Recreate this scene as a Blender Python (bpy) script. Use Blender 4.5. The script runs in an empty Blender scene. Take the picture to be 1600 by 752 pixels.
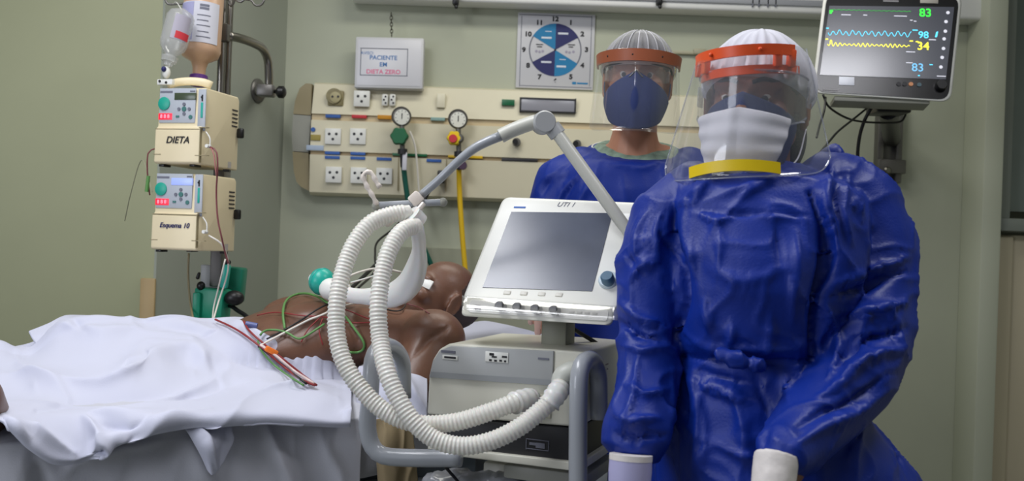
import bpy, bmesh, math, random
import numpy as np
from mathutils import Vector, Matrix, noise
from mathutils.bvhtree import BVHTree
random.seed(7)
C = bpy.context.scene.collection
S = bpy.context.scene
PI = math.pi

# ---------------------------------------------------------------- camera
FPX, CZ, ROLL = 1500.0, 1.25, math.radians(2.0)
CT, ST = math.cos(ROLL), math.sin(ROLL)
cam_d = bpy.data.cameras.new('camera'); cam = bpy.data.objects.new('camera', cam_d); C.objects.link(cam)
cam_d.sensor_width = 36; cam_d.lens = FPX / 1600 * 36; cam_d.clip_start = 0.05
cam.matrix_world = Matrix(((CT, -ST, 0, 0), (0, 0, -1, 0), (ST, CT, 0, CZ), (0, 0, 0, 1)))
cam_d.dof.use_dof = True; cam_d.dof.focus_distance = 1.85; cam_d.dof.aperture_fstop = 5.6
S.camera = cam

# ---------------------------------------------------------------- light
w = bpy.data.worlds.new('world'); S.world = w; w.use_nodes = True
w.node_tree.nodes['Background'].inputs[0].default_value = (0.80, 0.86, 1.0, 1)
w.node_tree.nodes['Background'].inputs[1].default_value = 0.09
def area(name, loc, target, sx, sy, power, col):
    l = bpy.data.lights.new(name, 'AREA'); l.shape = 'RECTANGLE'; l.size = sx; l.size_y = sy
    l.energy = power; l.color = col
    o = bpy.data.objects.new(name, l); C.objects.link(o); o.location = loc
    o.rotation_euler = (Vector(target) - Vector(loc)).to_track_quat('-Z', 'Y').to_euler()
    return o
area('ceiling_lamp', (-0.55, -0.3, 2.68), (-0.55, -0.3, 0), 0.05, 2.8, 8, (0.93, 0.95, 1.0))
area('ceiling_lamp', (-0.95, 1.25, 2.68), (-0.95, 1.25, 0), 0.6, 1.2, 30, (0.95, 0.96, 1.0))
area('ceiling_lamp', (0.2, 2.6, 2.68), (0.2, 2.6, 0), 1.2, 0.3, 12, (1.0, 0.98, 0.90))
area('ceiling_lamp', (0.98, 1.22, 2.68), (0.98, 1.22, 0), 0.6, 0.4, 13, (0.95, 0.95, 1.0))
area('left_fill', (-2.5, -0.4, 1.6), (-0.2, 1.7, 0.9), 1.0, 1.2, 27, (0.86, 0.90, 1.0))  # soft fill added from the front left, no window stands there
S.view_settings.view_transform = 'Standard'; S.view_settings.look = 'None'
S.view_settings.gamma = 1; S.view_settings.use_curve_mapping = False
S.view_settings.exposure = 0.0

# ---------------------------------------------------------------- helpers
def K(px, py, d):
    a = (px - 800) / FPX * d; b = (376 - py) / FPX * d
    return Vector((a * CT - b * ST, d, CZ + a * ST + b * CT))
def proj(co):
    co = np.asarray(co); d = co[:, 1]; X = co[:, 0]; Z = co[:, 2] - CZ
    a = X * CT + Z * ST; b = -X * ST + Z * CT
    return 800 + a / d * FPX, 376 - b / d * FPX
def lin(c): 
    c = c / 255.0
    return c / 12.92 if c <= 0.04045 else ((c + 0.055) / 1.055) ** 2.4
def rgb(r, g, b): return (lin(r), lin(g), lin(b), 1)
MATS = {}
def mat(name, col, rough=0.5, metal=0.0, var=0.0, vscale=8, bump=0.0, bscale=60, alpha=1.0, spec=0.5, emit=None, estr=1.0, trans=0.0, sheen=0.0, sss=0.0, coat=0.0, stretch=None):
    if name in MATS: return MATS[name]
    m = bpy.data.materials.new(name); m.use_nodes = True; nt = m.node_tree; b = nt.nodes['Principled BSDF']
    c = rgb(*col); b.inputs['Base Color'].default_value = c
    b.inputs['Roughness'].default_value = rough; b.inputs['Metallic'].default_value = metal
    b.inputs['Specular IOR Level'].default_value = spec; b.inputs['Alpha'].default_value = alpha
    b.inputs['Transmission Weight'].default_value = trans; b.inputs['Sheen Weight'].default_value = sheen
    b.inputs['Coat Weight'].default_value = coat; b.inputs['Coat Roughness'].default_value = 0.03 if coat < 0.9 else 0.2
    if sss: b.inputs['Subsurface Weight'].default_value = sss; b.inputs['Subsurface Scale'].default_value = 0.01
    if emit: b.inputs['Emission Color'].default_value = rgb(*emit); b.inputs['Emission Strength'].default_value = estr
    if var or bump:
        tc = nt.nodes.new('ShaderNodeTexCoord'); src = tc.outputs['Object']
        if stretch:
            mp = nt.nodes.new('ShaderNodeMapping'); mp.inputs['Scale'].default_value = stretch
            nt.links.new(src, mp.inputs[0]); src = mp.outputs[0]
    if var:
        n = nt.nodes.new('ShaderNodeTexNoise'); n.inputs['Scale'].default_value = vscale; n.inputs['Detail'].default_value = 5
        nt.links.new(src, n.inputs['Vector'])
        r = nt.nodes.new('ShaderNodeMapRange'); r.inputs[1].default_value = 0.3; r.inputs[2].default_value = 0.7
        r.inputs[3].default_value = 1 - var; r.inputs[4].default_value = 1 + var
        nt.links.new(n.outputs[0], r.inputs[0])
        mx = nt.nodes.new('ShaderNodeVectorMath'); mx.operation = 'SCALE'; mx.inputs[0].default_value = c[:3]
        nt.links.new(r.outputs[0], mx.inputs['Scale']); nt.links.new(mx.outputs[0], b.inputs['Base Color'])
    if bump:
        n = nt.nodes.new('ShaderNodeTexNoise'); n.inputs['Scale'].default_value = bscale; n.inputs['Detail'].default_value = 6
        nt.links.new(src, n.inputs['Vector'])
        bp = nt.nodes.new('ShaderNodeBump'); bp.inputs['Strength'].default_value = bump; bp.inputs['Distance'].default_value = 0.004
        nt.links.new(n.outputs[0], bp.inputs['Height']); nt.links.new(bp.outputs[0], b.inputs['Normal'])
    MATS[name] = m; return m
def clear_mat(name, tint=(255, 255, 255), haze=0.08, rough=0.04, hcol=(200, 205, 215), fac=0.5):
    m = bpy.data.materials.new(name); m.use_nodes = True; nt = m.node_tree; nt.nodes.clear()
    out = nt.nodes.new('ShaderNodeOutputMaterial'); tr = nt.nodes.new('ShaderNodeBsdfTransparent'); tr.inputs[0].default_value = rgb(*tint)
    gl = nt.nodes.new('ShaderNodeBsdfGlossy'); gl.inputs['Roughness'].default_value = rough
    df = nt.nodes.new('ShaderNodeBsdfDiffuse'); df.inputs[0].default_value = rgb(*hcol)
    fr = nt.nodes.new('ShaderNodeFresnel'); fr.inputs[0].default_value = 1.45
    m1 = nt.nodes.new('ShaderNodeMixShader'); m1.inputs[0].default_value = haze
    m2 = nt.nodes.new('ShaderNodeMixShader')
    ml = nt.nodes.new('ShaderNodeMath'); ml.operation = 'MULTIPLY'; ml.inputs[1].default_value = fac
    nt.links.new(tr.outputs[0], m1.inputs[1]); nt.links.new(df.outputs[0], m1.inputs[2])
    nt.links.new(fr.outputs[0], ml.inputs[0]); mn = nt.nodes.new('ShaderNodeMath'); mn.operation = 'MINIMUM'; mn.inputs[1].default_value = 0.16
    nt.links.new(ml.outputs[0], mn.inputs[0]); nt.links.new(mn.outputs[0], m2.inputs[0])
    nt.links.new(m1.outputs[0], m2.inputs[1]); nt.links.new(gl.outputs[0], m2.inputs[2])
    nt.links.new(m2.outputs[0], out.inputs[0]); MATS[name] = m; return m

def tag(o, label=None, cat=None, group=None, kind=None):
    if label: o['label'] = label
    if cat: o['category'] = cat
    if group: o['group'] = group
    if kind: o['kind'] = kind
    return o
ORG = {}
def thing(name, label, cat, loc, group=None):
    o = bpy.data.objects.new(name, None); C.objects.link(o); o.location = loc; o.empty_display_size = 0.05
    ORG[o.name] = Vector(loc); return tag(o, label, cat, group)

class MB:
    def __init__(s): s.v = []; s.f = []
    def add(s, vs, fs):
        n = len(s.v); s.v += [Vector(x) for x in vs]; s.f += [tuple(i + n for i in f) for f in fs]; return s
    def bm(s, b, M=None):
        b.verts.ensure_lookup_table()
        for i, x in enumerate(b.verts): x.index = i
        vs = [(M @ x.co) if M else x.co.copy() for x in b.verts]
        fs = [tuple(x.index for x in f.verts) for f in b.faces]; b.free()
        return s.add(vs, fs)
    def box(s, c, size, M=None, r=0.0, seg=2):
        b = bmesh.new(); bmesh.ops.create_cube(b, size=1); bmesh.ops.scale(b, vec=Vector(size), verts=b.verts)
        if r > 0: bmesh.ops.bevel(b, geom=list(b.edges) , offset=min(r, min(size) * 0.49), segments=seg, profile=0.5, affect='EDGES')
        T = Matrix.Translation(Vector(c)); return s.bm(b, T @ (M.to_4x4() if M else Matrix()))
    def ell(s, c, rad, M=None, seg=24):
        b = bmesh.new(); bmesh.ops.create_uvsphere(b, u_segments=seg, v_segments=max(8, seg // 2), radius=1)
        bmesh.ops.scale(b, vec=Vector(rad), verts=b.verts)
        return s.bm(b, Matrix.Translation(Vector(c)) @ (M.to_4x4() if M else Matrix()))
    def tube(s, pts, r, seg=12, cap=True, closed=False, flat=None):
        pts = [Vector(p) for p in pts]; n = len(pts); rings = []
        if not callable(r) and not hasattr(r, '__len__'): rr = [r] * n
        elif callable(r): rr = [r(i / (n - 1)) for i in range(n)]
        else: rr = list(r)
        up = None; vs = []
        for i in range(n):
            if closed: t = pts[(i + 1) % n] - pts[i - 1]
            else: t = pts[min(i + 1, n - 1)] - pts[max(i - 1, 0)]
            t = t.normalized() if t.length > 1e-9 else Vector((0, 0, 1))
            if up is None: up = t.orthogonal().normalized() if flat is None else (Vector(flat[2]) - t * t.dot(Vector(flat[2]))).normalized()
            up = (up - t * up.dot(t)).normalized() if (up - t * up.dot(t)).length > 1e-6 else t.orthogonal().normalized()
            sd = t.cross(up)
            a, b_ = (rr[i], rr[i]) if flat is None else (rr[i] * flat[0], rr[i] * flat[1])
            for k in range(seg):
                q = 2 * PI * k / seg; vs.append(pts[i] + up * math.cos(q) * a + sd * math.sin(q) * b_)
        fs = []; m = n if closed else n - 1
        for i in range(m):
            j = (i + 1) % n
            for k in range(seg):
                k2 = (k + 1) % seg; fs.append((i * seg + k, i * seg + k2, j * seg + k2, j * seg + k))
        if cap and not closed: fs += [tuple(range(seg))[::-1], tuple((n - 1) * seg + k for k in range(seg))]
        return s.add(vs, fs)
    def cap2(s, p0, r0, p1, r1, seg=16):
        "tapered capsule"
        p0, p1 = Vector(p0), Vector(p1); d = p1 - p0; L = d.length; u = d.normalized()
        pts = []; rr = []
        for i in range(5):
            q = PI / 2 * i / 5; pts.append(p0 - u * r0 * math.cos(q)); rr.append(max(1e-4, r0 * math.sin(q)))
        for i in range(9): pts.append(p0 + d * i / 8); rr.append(r0 + (r1 - r0) * i / 8)
        for i in range(1, 6):
            q = PI / 2 * i / 5; pts.append(p1 + u * r1 * math.sin(q)); rr.append(max(1e-4, r1 * math.cos(q)))
        return s.tube(pts, rr, seg)
    def lathe(s, prof, M, seg=28):
        "profile [(r,z)] about local z"
        vs = []; n = len(prof)
        for r, z in prof:
            for k in range(seg):
                q = 2 * PI * k / seg; vs.append(M @ Vector((r * math.cos(q), r * math.sin(q), z)))
        fs = []
        for i in range(n - 1):
            for k in range(seg):
                k2 = (k + 1) % seg; fs.append((i * seg + k, i * seg + k2, (i + 1) * seg + k2, (i + 1) * seg + k))
        fs += [tuple(range(seg))[::-1], tuple((n - 1) * seg + k for k in range(seg))]
        return s.add(vs, fs)
    def prism(s, poly, ext):
        "poly: list of 3D points, ext: vector"
        n = len(poly); ext = Vector(ext); vs = [Vector(p) for p in poly] + [Vector(p) + ext for p in poly]
        fs = [tuple(range(n))[::-1], tuple(range(n, 2 * n))] + [(i, (i + 1) % n, n + (i + 1) % n, n + i) for i in range(n)]
        return s.add(vs, fs)
    def loft(s, rings, cap=True):
        m = len(rings[0]); vs = [p for r in rings for p in r]; fs = []
        for i in range(len(rings) - 1):
            for k in range(m):
                k2 = (k + 1) % m; fs.append((i * m + k, i * m + k2, (i + 1) * m + k2, (i + 1) * m + k))
        if cap: fs += [tuple(range(m))[::-1], tuple((len(rings) - 1) * m + k for k in range(m))]
        return s.add(vs, fs)
    def mesh(s, name='m'):
        me = bpy.data.meshes.new(name); me.from_pydata([tuple(v) for v in s.v], [], s.f); me.validate(); return me
    def build(s, name, m, parent=None, angle=40, label=None, org=None):
        return link(s.mesh(name), name, m, parent, angle, label, org)
def link(me, name, m, parent=None, angle=40, label=None, org=None, recalc=True):
    b = bmesh.new(); b.from_mesh(me)
    if recalc: bmesh.ops.recalc_face_normals(b, faces=b.faces)
    b.to_mesh(me); b.free()
    n = len(me.vertices); co = np.empty(n * 3); me.vertices.foreach_get('co', co); co = co.reshape(-1, 3)
    if parent is not None: o_ = ORG[parent.name]
    else:
        o_ = Vector(org) if org is not None else Vector(((co[:, 0].min() + co[:, 0].max()) / 2, (co[:, 1].min() + co[:, 1].max()) / 2, co[:, 2].min()))
    co = co - np.array(o_); me.vertices.foreach_set('co', co.ravel())
    me.shade_smooth()
    if angle < 180: me.set_sharp_from_angle(angle=math.radians(angle))
    for mm in (m if isinstance(m, (list, tuple)) else [m]): me.materials.append(mm)
    me.update()
    o = bpy.data.objects.new(name, me); C.objects.link(o); ORG[o.name] = o_
    if parent is not None: o.parent = parent
    else: o.location = o_
    if label: o['label'] = label
    return o
def struct(name, mb, m, **k):
    o = mb.build(name, m, None, **k); o['kind'] = 'structure'; return o
def evalmesh(me, mods):
    o = bpy.data.objects.new('tmp', me); C.objects.link(o)
    for t, kw in mods:
        md = o.modifiers.new('m', t)
        for k_, v_ in kw.items(): setattr(md, k_, v_)
    dg = bpy.context.evaluated_depsgraph_get(); dg.update()
    r = bpy.data.meshes.new_from_object(o.evaluated_get(dg)); bpy.data.objects.remove(o); return r
def union(mb, voxel, smooth=4, fac=0.5):
    return evalmesh(mb.mesh(), [('REMESH', dict(mode='VOXEL', voxel_size=voxel, use_smooth_shade=True)), ('SMOOTH', dict(factor=fac, iterations=smooth))])
def getco(me):
    a = np.empty(len(me.vertices) * 3); me.vertices.foreach_get('co', a); return a.reshape(-1, 3)
def getno(me):
    me.update(); a = np.empty(len(me.vertices) * 3); me.vertices.foreach_get('normal', a); return a.reshape(-1, 3)
def setco(me, a): me.vertices.foreach_set('co', np.asarray(a).ravel()); me.update()
def folds(me, segs, ymax=None, wob=0.25):
    "raise ridges (+) and press creases (-) into cloth along drawn lines; segs: (points[], width_px, amp_m)"
    co = getco(me); no = getno(me); px, py = proj(co)
    wx = np.array([noise.noise(Vector(c) * 9) for c in co]) * 14 * wob * 4; px = px + wx; py = py + np.roll(wx, 7) * 0.6
    view = co - np.array([0, 0, CZ]); view /= np.linalg.norm(view, axis=1)[:, None]
    facing = np.clip(-(no * view).sum(1) * 2.0, 0, 1)
    disp = np.zeros(len(co))
    for pts, wd, amp in segs:
        best = np.full(len(co), 1e9); tb = np.zeros(len(co)); Ltot = sum(math.dist(pts[i], pts[i + 1]) for i in range(len(pts) - 1)); acc = 0
        for i in range(len(pts) - 1):
            (x0, y0), (x1, y1) = pts[i], pts[i + 1]; dx, dy = x1 - x0, y1 - y0; L = math.hypot(dx, dy)
            t = np.clip(((px - x0) * dx + (py - y0) * dy) / (L * L), 0, 1)
            dd = np.hypot(px - x0 - t * dx, py - y0 - t * dy); m = dd < best
            best[m] = dd[m]; tb[m] = (acc + t[m] * L) / Ltot; acc += L
        ww = wd * (0.45 + 0.55 * np.sin(np.clip(tb, 0, 1) * PI))
        disp += amp * np.exp(-(np.sqrt(best ** 2 + (0.25 * ww) ** 2) / ww - 0.25) * 1.5) * (0.3 + 0.7 * np.sin(np.clip(tb, 0.02, 0.98) * PI))
    setco(me, co + no * (disp * facing)[:, None])
def wrinkle(me, scale, amp, stretch=(1, 1, 1), ridged=True, seed=0, mask=None):
    co = getco(me); no = getno(me); d = np.zeros(len(co)); sv = Vector(stretch)
    for i, c in enumerate(co):
        v = Vector((c[0] * sv.x, c[1] * sv.y, c[2] * sv.z)) * scale + Vector((seed, seed * 1.7, 0))
        n = noise.noise(v + Vector((noise.noise(v * 0.6), noise.noise(v * 0.6 + Vector((5, 0, 0))), 0)) * 0.8)
        d[i] = math.exp(-abs(n) * 9) if ridged else n
    if mask is not None: d *= mask(co)
    setco(me, co + no * (d * amp)[:, None])
def spline(pts, step=0.01):
    pts = [Vector(p) for p in pts]; P = [pts[0] * 2 - pts[1]] + pts + [pts[-1] * 2 - pts[-2]]; out = []
    for i in range(1, len(P) - 2):
        p0, p1, p2, p3 = P[i - 1:i + 3]; n = max(2, int((p2 - p1).length / step) + 1)
        for k in range(n):
            t = k / n
            out.append(0.5 * ((2 * p1) + (p2 - p0) * t + (2 * p0 - 5 * p1 + 4 * p2 - p3) * t * t + (3 * p1 - p0 - 3 * p2 + p3) * t ** 3))
    out.append(pts[-1])
    # even spacing
    L = [0]
    for i in range(1, len(out)): L.append(L[-1] + (out[i] - out[i - 1]).length)
    m = max(3, int(L[-1] / step)); res = []; j = 0
    for k in range(m + 1):
        x = L[-1] * k / m
        while j < len(L) - 2 and L[j + 1] < x: j += 1
        t = (x - L[j]) / max(1e-9, L[j + 1] - L[j]); res.append(out[j].lerp(out[j + 1], min(1, max(0, t))))
    return res
class Fr:
    "a flat frame (a wall, the face of a device): right, up, n towards the viewer"
    def __init__(s, O, r, u=(0, 0, 1)):
        s.O = Vector(O); s.r = Vector(r).normalized(); s.u = Vector(u); s.u = (s.u - s.r * s.u.dot(s.r)).normalized(); s.n = s.r.cross(s.u)
        s.M = Matrix((s.r, s.u, s.n)).transposed()
    def P(s, px, py, off=0):
        d = K(px, py, 1) - Vector((0, 0, CZ)); o = s.O + s.n * off - Vector((0, 0, CZ)); t = o.dot(s.n) / d.dot(s.n)
        return Vector((0, 0, CZ)) + d * t
    def sc(s, px, py, off=0):
        return (s.P(px + 5, py + 5 * ST, off) - s.P(px - 5, py - 5 * ST, off)).length / 10, (s.P(px, py + 5, off) - s.P(px, py - 5, off)).length / 10
    def box(s, mb, cx, cy, w_, h_, o0, o1, r=0.0, seg=2):
        a, b = s.sc(cx, cy, o1); c = s.P(cx, cy, o1) - s.n * ((o1 - o0) / 2); mb.box(c, (w_ * a, h_ * b, abs(o1 - o0)), s.M, r, seg); return mb
    def poly(s, mb, pts, o0, o1):
        mb.prism([s.P(x, y, o1) for x, y in pts], s.n * (o0 - o1)); return mb
    def disc(s, mb, cx, cy, r_, o0, o1, seg=28, prof=None, rm=None):
        a, b = s.sc(cx, cy, o0); R = rm if rm else r_ * a; c = s.P(cx, cy, o0)
        M = Matrix.Translation(c) @ s.M.to_4x4(); h = o1 - o0
        mb.lathe(prof if prof else [(R, 0), (R, h * 0.85), (R * 0.94, h)], M, seg); return mb
    def text(s, mb, txt, cx, cy, h_, off, align='CENTER', bold=0.0, shear=0.0, sx=1.0):
        cu = bpy.data.curves.new('t', 'FONT'); cu.body = txt; cu.align_x = align; cu.align_y = 'CENTER'; cu.shear = shear
        a, b = s.sc(cx, cy, off); cu.size = h_ * b * 1.35; cu.extrude = 0.0002; cu.offset = bold
        o = bpy.data.objects.new('t', cu); C.objects.link(o); dg = bpy.context.evaluated_depsgraph_get()
        me = bpy.data.meshes.new_from_object(o.evaluated_get(dg)); bpy.data.objects.remove(o)
        T = Matrix.Translation(s.P(cx, cy, off)) @ s.M.to_4x4() @ Matrix.Diagonal((sx, 1, 1, 1))
        mb.add([T @ v.co for v in me.vertices], [tuple(p.vertices) for p in me.polygons]); return mb
def RZ(deg): return Matrix.Rotation(math.radians(deg), 3, 'Z')

# ---------------------------------------------------------------- materials
M_wall = mat('wall_paint', (178, 182, 162), 0.6, var=0.04, vscale=2.5, bump=0.03, bscale=200)
M_wall_b = mat('pillar_paint', (160, 163, 130), 0.6, var=0.04, vscale=2.5)
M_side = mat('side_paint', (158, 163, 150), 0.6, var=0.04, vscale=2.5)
M_cream = mat('cream_plastic', (216, 209, 182), 0.4, var=0.02)
M_pump = mat('pump_plastic', (226, 212, 176), 0.42, var=0.03, vscale=10)
M_tan = mat('tan_plastic', (150, 138, 105), 0.5)
M_greyp = mat('grey_plastic', (150, 150, 140), 0.5)
M_white = mat('white_plastic', (226, 226, 220), 0.35)
M_vent = mat('ventilator_plastic', (222, 220, 206), 0.35, var=0.02)
M_ventg = mat('ventilator_grey', (170, 172, 172), 0.4)
M_dark = mat('dark_plastic', (38, 38, 42), 0.45)
M_black = mat('black_plastic', (15, 15, 17), 0.4)
M_steel = mat('steel', (150, 146, 138), 0.3, metal=1.0)
M_steelb = mat('brushed_steel', (118, 116, 112), 0.42, metal=0.7)
M_handle = mat('grey_enamel', (158, 162, 168), 0.3, coat=0.3)
M_sheet = mat('bed_linen', (194, 196, 213), 0.8, var=0.02, vscale=3, bump=0.08, bscale=350, sheen=0.1)
M_linen2 = mat('mattress_linen', (186, 187, 196), 0.85, var=0.03, bump=0.1, bscale=300)
M_gown = mat('blue_gown_fabric', (8, 42, 138), 0.46, var=0.08, vscale=5, bump=0.12, bscale=260, spec=0.38)
M_gown2 = mat('dark_blue_gown_fabric', (8, 40, 130), 0.5, var=0.08, vscale=5, bump=0.12, bscale=260, spec=0.3)
M_skinp = mat('dark_brown_skin', (106, 73, 56), 0.42, var=0.14, vscale=7, bump=0.1, bscale=120, sss=0.05)
M_skinw = mat('brown_skin', (132, 86, 66), 0.5, var=0.08, vscale=12, sss=0.05)
M_skinm = mat('tan_skin', (176, 124, 98), 0.5, var=0.08, vscale=12, sss=0.05)
M_hair = mat('black_hair', (18, 15, 14), 0.6, bump=0.5, bscale=300)
M_eye = mat('eye_white', (205, 200, 195), 0.2)
M_glove = mat('latex_glove', (222, 216, 212), 0.5, var=0.05, vscale=20, bump=0.2, bscale=90)
M_cuff = mat('lilac_cuff', (170, 168, 205), 0.6, var=0.06, vscale=14)
M_mask = mat('blue_respirator', (28, 46, 100), 0.75, var=0.06, bump=0.15, bscale=200)
M_smask = mat('white_surgical_mask', (215, 214, 222), 0.8, bump=0.1, bscale=300)
M_orange = mat('orange_plastic', (232, 88, 40), 0.4)
M_brown = mat('rust_plastic', (160, 88, 58), 0.45)
M_yellow = mat('yellow_plastic', (238, 205, 20), 0.4)
M_yhose = mat('yellow_hose', (225, 185, 30), 0.4)
M_ghose = mat('green_hose', (20, 88, 74), 0.4)
M_green = mat('green_plastic', (20, 100, 62), 0.4)
M_teal = mat('teal_plastic', (30, 168, 150), 0.35, var=0.05)
M_gcup = mat('green_cup_plastic', (20, 145, 112), 0.4)
M_hose = mat('corrugated_tubing', (236, 234, 226), 0.28, alpha=0.80, sss=0.1)
M_mount = mat('milky_tubing', (226, 226, 222), 0.3, sss=0.2, alpha=0.93)
M_shield = clear_mat('clear_visor', haze=0.035, fac=1.0, rough=0.03)
M_goggle = clear_mat('clear_goggles', haze=0.06, fac=1.0, rough=0.08)
M_bottle = clear_mat('clear_bottle', haze=0.38, fac=0.7, rough=0.12, hcol=(205, 206, 205))
M_cover = clear_mat('clear_cover', haze=0.07, fac=1.0, rough=0.1, hcol=(215, 215, 210))
M_feed = mat('feed_liquid', (196, 160, 130), 0.35)
M_purple = mat('purple_cap', (92, 48, 128), 0.4)
M_label = mat('paper_label', (205, 205, 214), 0.7)
M_lab2 = mat('lilac_print', (160, 160, 195), 0.7)
M_ink = mat('black_ink', (30, 30, 34), 0.7)
M_ink2 = mat('faded_ink', (110, 112, 125), 0.7)
M_blue = mat('blue_print', (52, 96, 170), 0.6)
M_red = mat('red_print', (200, 50, 60), 0.6)
M_pink = mat('pink_ink', (225, 110, 150), 0.7)
M_bink = mat('blue_ink', (70, 120, 180), 0.7)
M_orangel = mat('orange_print', (205, 140, 25), 0.6)
M_navy = mat('navy_print', (28, 32, 92), 0.6)
M_cyan = mat('cyan_print', (10, 118, 168), 0.6)
M_face = mat('gauge_face', (225, 225, 215), 0.5)
M_lcd = mat('lcd_olive', (70, 82, 62), 0.25)
M_lcdb = mat('lcd_blue', (150, 165, 225), 0.3, emit=(150, 170, 240), estr=0.5)
M_led = mat('red_led', (200, 30, 45), 0.4, emit=(255, 40, 70), estr=0.9)
M_screen = mat('ventilator_screen', (78, 84, 100), 0.22, var=0.05, vscale=30, spec=0.6)
M_floor = mat('vinyl_floor', (130, 132, 125), 0.4, var=0.06)
M_redw = mat('red_wire', (138, 40, 42), 0.45)
M_greenw = mat('green_wire', (88, 138, 72), 0.45)
M_whitew = mat('white_wire', (220, 215, 205), 0.45)
M_lines = mat('maroon_line', (120, 62, 66), 0.4)

# ---------------------------------------------------------------- the room
WY = 3.5
corner = Vector(((437 - 800) / FPX * WY, WY, 0)); PY = 2.86; pc = Vector(((246 - 800) / FPX * PY, PY, 0))
struct('floor', MB().box((0, 1.0, -0.05), (7, 6.5, 0.1)), M_floor)
struct('ceiling', MB().box((0, 1.0, 2.80), (7, 6.5, 0.1)), mat('ceiling_paint', (200, 200, 192), 0.8))
struct('wall_back', MB().box(((corner.x + 2.6) / 2, WY + 0.05, 1.375), (2.6 - corner.x, 0.1, 2.75)), M_wall)
d_ = (pc - corner).normalized(); nrm = Vector((-d_.y, d_.x, 0)); 
if nrm.x > 0: nrm = -nrm
struct('wall_left', MB().prism([corner, pc, pc + nrm * 0.08, corner + nrm * 0.08], (0, 0, 2.75)), M_side)
struct('wall_left_front', MB().box(((pc.x - 3.4) / 2 - 0.002, PY + 0.1, 1.375), (3.4 + pc.x, 0.2, 2.75), r=0.012), M_wall_b)
g = Fr((0, PY - 0.002, 0), (1, 0, 0))
mb = MB(); a0 = g.P(224, 400); mb.box((pc.x - 0.02, PY - 0.006, 0.55), (0.045, 0.012, 1.1), r=0.004)
struct('trim_1', mb, mat('corner_guard', (165, 142, 100), 0.5, var=0.08))
# right side: column, window frame and panel
W = Fr((0, WY, 0), (1, 0, 0)); R2 = Fr((0, 3.38, 0), (1, 0, 0))
R3 = Fr((0, 3.34, 0), (1, 0, 0)); xa, xb = R3.P(1546, 10).x, R3.P(1577, 10).x
struct('trim_2', MB().box(((xa + xb) / 2, 3.42, 1.375), (xb - xa, 0.16, 2.75), r=0.006), mat('column_paint', (192, 196, 176), 0.6))
M_frame = mat('window_frame_paint', (128, 134, 126), 0.45)
xw = xb + 0.004
wt = MB(); zs = R2.P(1590, 352).z
wt.box((xw + 0.02, 3.40, (zs + 2.75) / 2), (0.04, 0.06, 2.75 - zs), r=0.003).box((xw + 0.4, 3.395, zs), (0.8, 0.07, 0.045), r=0.004).box((xw + 0.78, 3.40, (zs + 2.75) / 2), (0.04, 0.06, 2.75 - zs), r=0.003).box((xw + 0.4, 3.40, 2.73), (0.8, 0.06, 0.04))
wf = struct('window_1', wt, M_frame)
MB().box((xw + 0.4, 3.43, (zs + 2.75) / 2), (0.72, 0.008, 2.65 - zs)).build('window_pane', mat('frosted_pane', (120, 130, 124), 0.25, var=0.05), wf)
pn = MB(); pn.box((xw + 0.4, 3.43, zs / 2 - 0.01), (0.8, 0.03, zs - 0.05), r=0.003)
pn.box((xw + 0.045, 3.41, zs / 2 - 0.01), (0.05, 0.02, zs - 0.06), r=0.003)
struct('trim_3', pn, mat('partition_panel', (196, 186, 160), 0.5))
struct('wall_right', MB().box((2.62, 1.5, 1.375), (0.1, 4.0, 2.75)), M_wall)
# slim conduit on the back wall
cd = MB(); cd.box(W.P(1090, 84) + Vector((0.02, -0.008, 0)), (0.34, 0.014, 0.012), r=0.003); cd.box(W.P(1092, 82) + Vector((0, -0.012, 0)), (0.045, 0.02, 0.02), r=0.003)
struct('trim_4', cd, mat('conduit', (168, 164, 140), 0.5))
# slightly darker band on the back wall below the services panel
gz1 = W.P(690, 388).z
struct('trim_5', MB().box((0.5 * (W.P(598, 390).x + 0.9), WY - 0.008, gz1 / 2), (0.9 - W.P(598, 390).x, 0.016, gz1)), mat('lower_wall_band', (158, 160, 140), 0.55))
# ---------------------------------------------------------------- overhead light trunking
tr = thing('overhead_trunking', 'long white ceiling-height trunking along the top of the back wall', 'trunking', W.P(900, 0) + Vector((0, -0.05, 0)))
x0 = W.P(545, 0, 0.1).x; x1 = W.P(1540, 0, 0.1).x; zb = W.P(800, 5, 0.1).z
t = MB(); t.box(((x0 + x1) / 2, WY - 0.05, zb + 0.06), (x1 - x0, 0.1, 0.12), r=0.012, seg=3); t.build('housing', mat('trunking_white', (232, 232, 230), 0.4), tr)
t = MB(); t.box(((x0 + x1) / 2 + 0.25, WY - 0.104, zb + 0.035), (x1 - x0 - 0.7, 0.008, 0.022), r=0.003); t.build('louvre_strip', mat('louvre', (160, 162, 168), 0.35), tr)
for px in (712, 1030):
    t = MB(); p = W.P(px, 2, 0.11); t.box(p, (0.022, 0.03, 0.03), r=0.006); t.cap2(p, 0.008, p + Vector((0.003, -0.004, -0.022)), 0.006); t.build('clip', M_black, tr)
t = MB()
for i, px in enumerate((1176, 1186, 1200, 1212)): t.box(W.P(px, 4, 0.105), (0.004, 0.006, 0.03))
t.build('switch_marks', M_ink2, tr)
t = MB(); t.box(W.P(1514, 12, 0.06), (0.03, 0.05, 0.05), r=0.004); t.build('end_bracket', M_ventg, tr)

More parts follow.
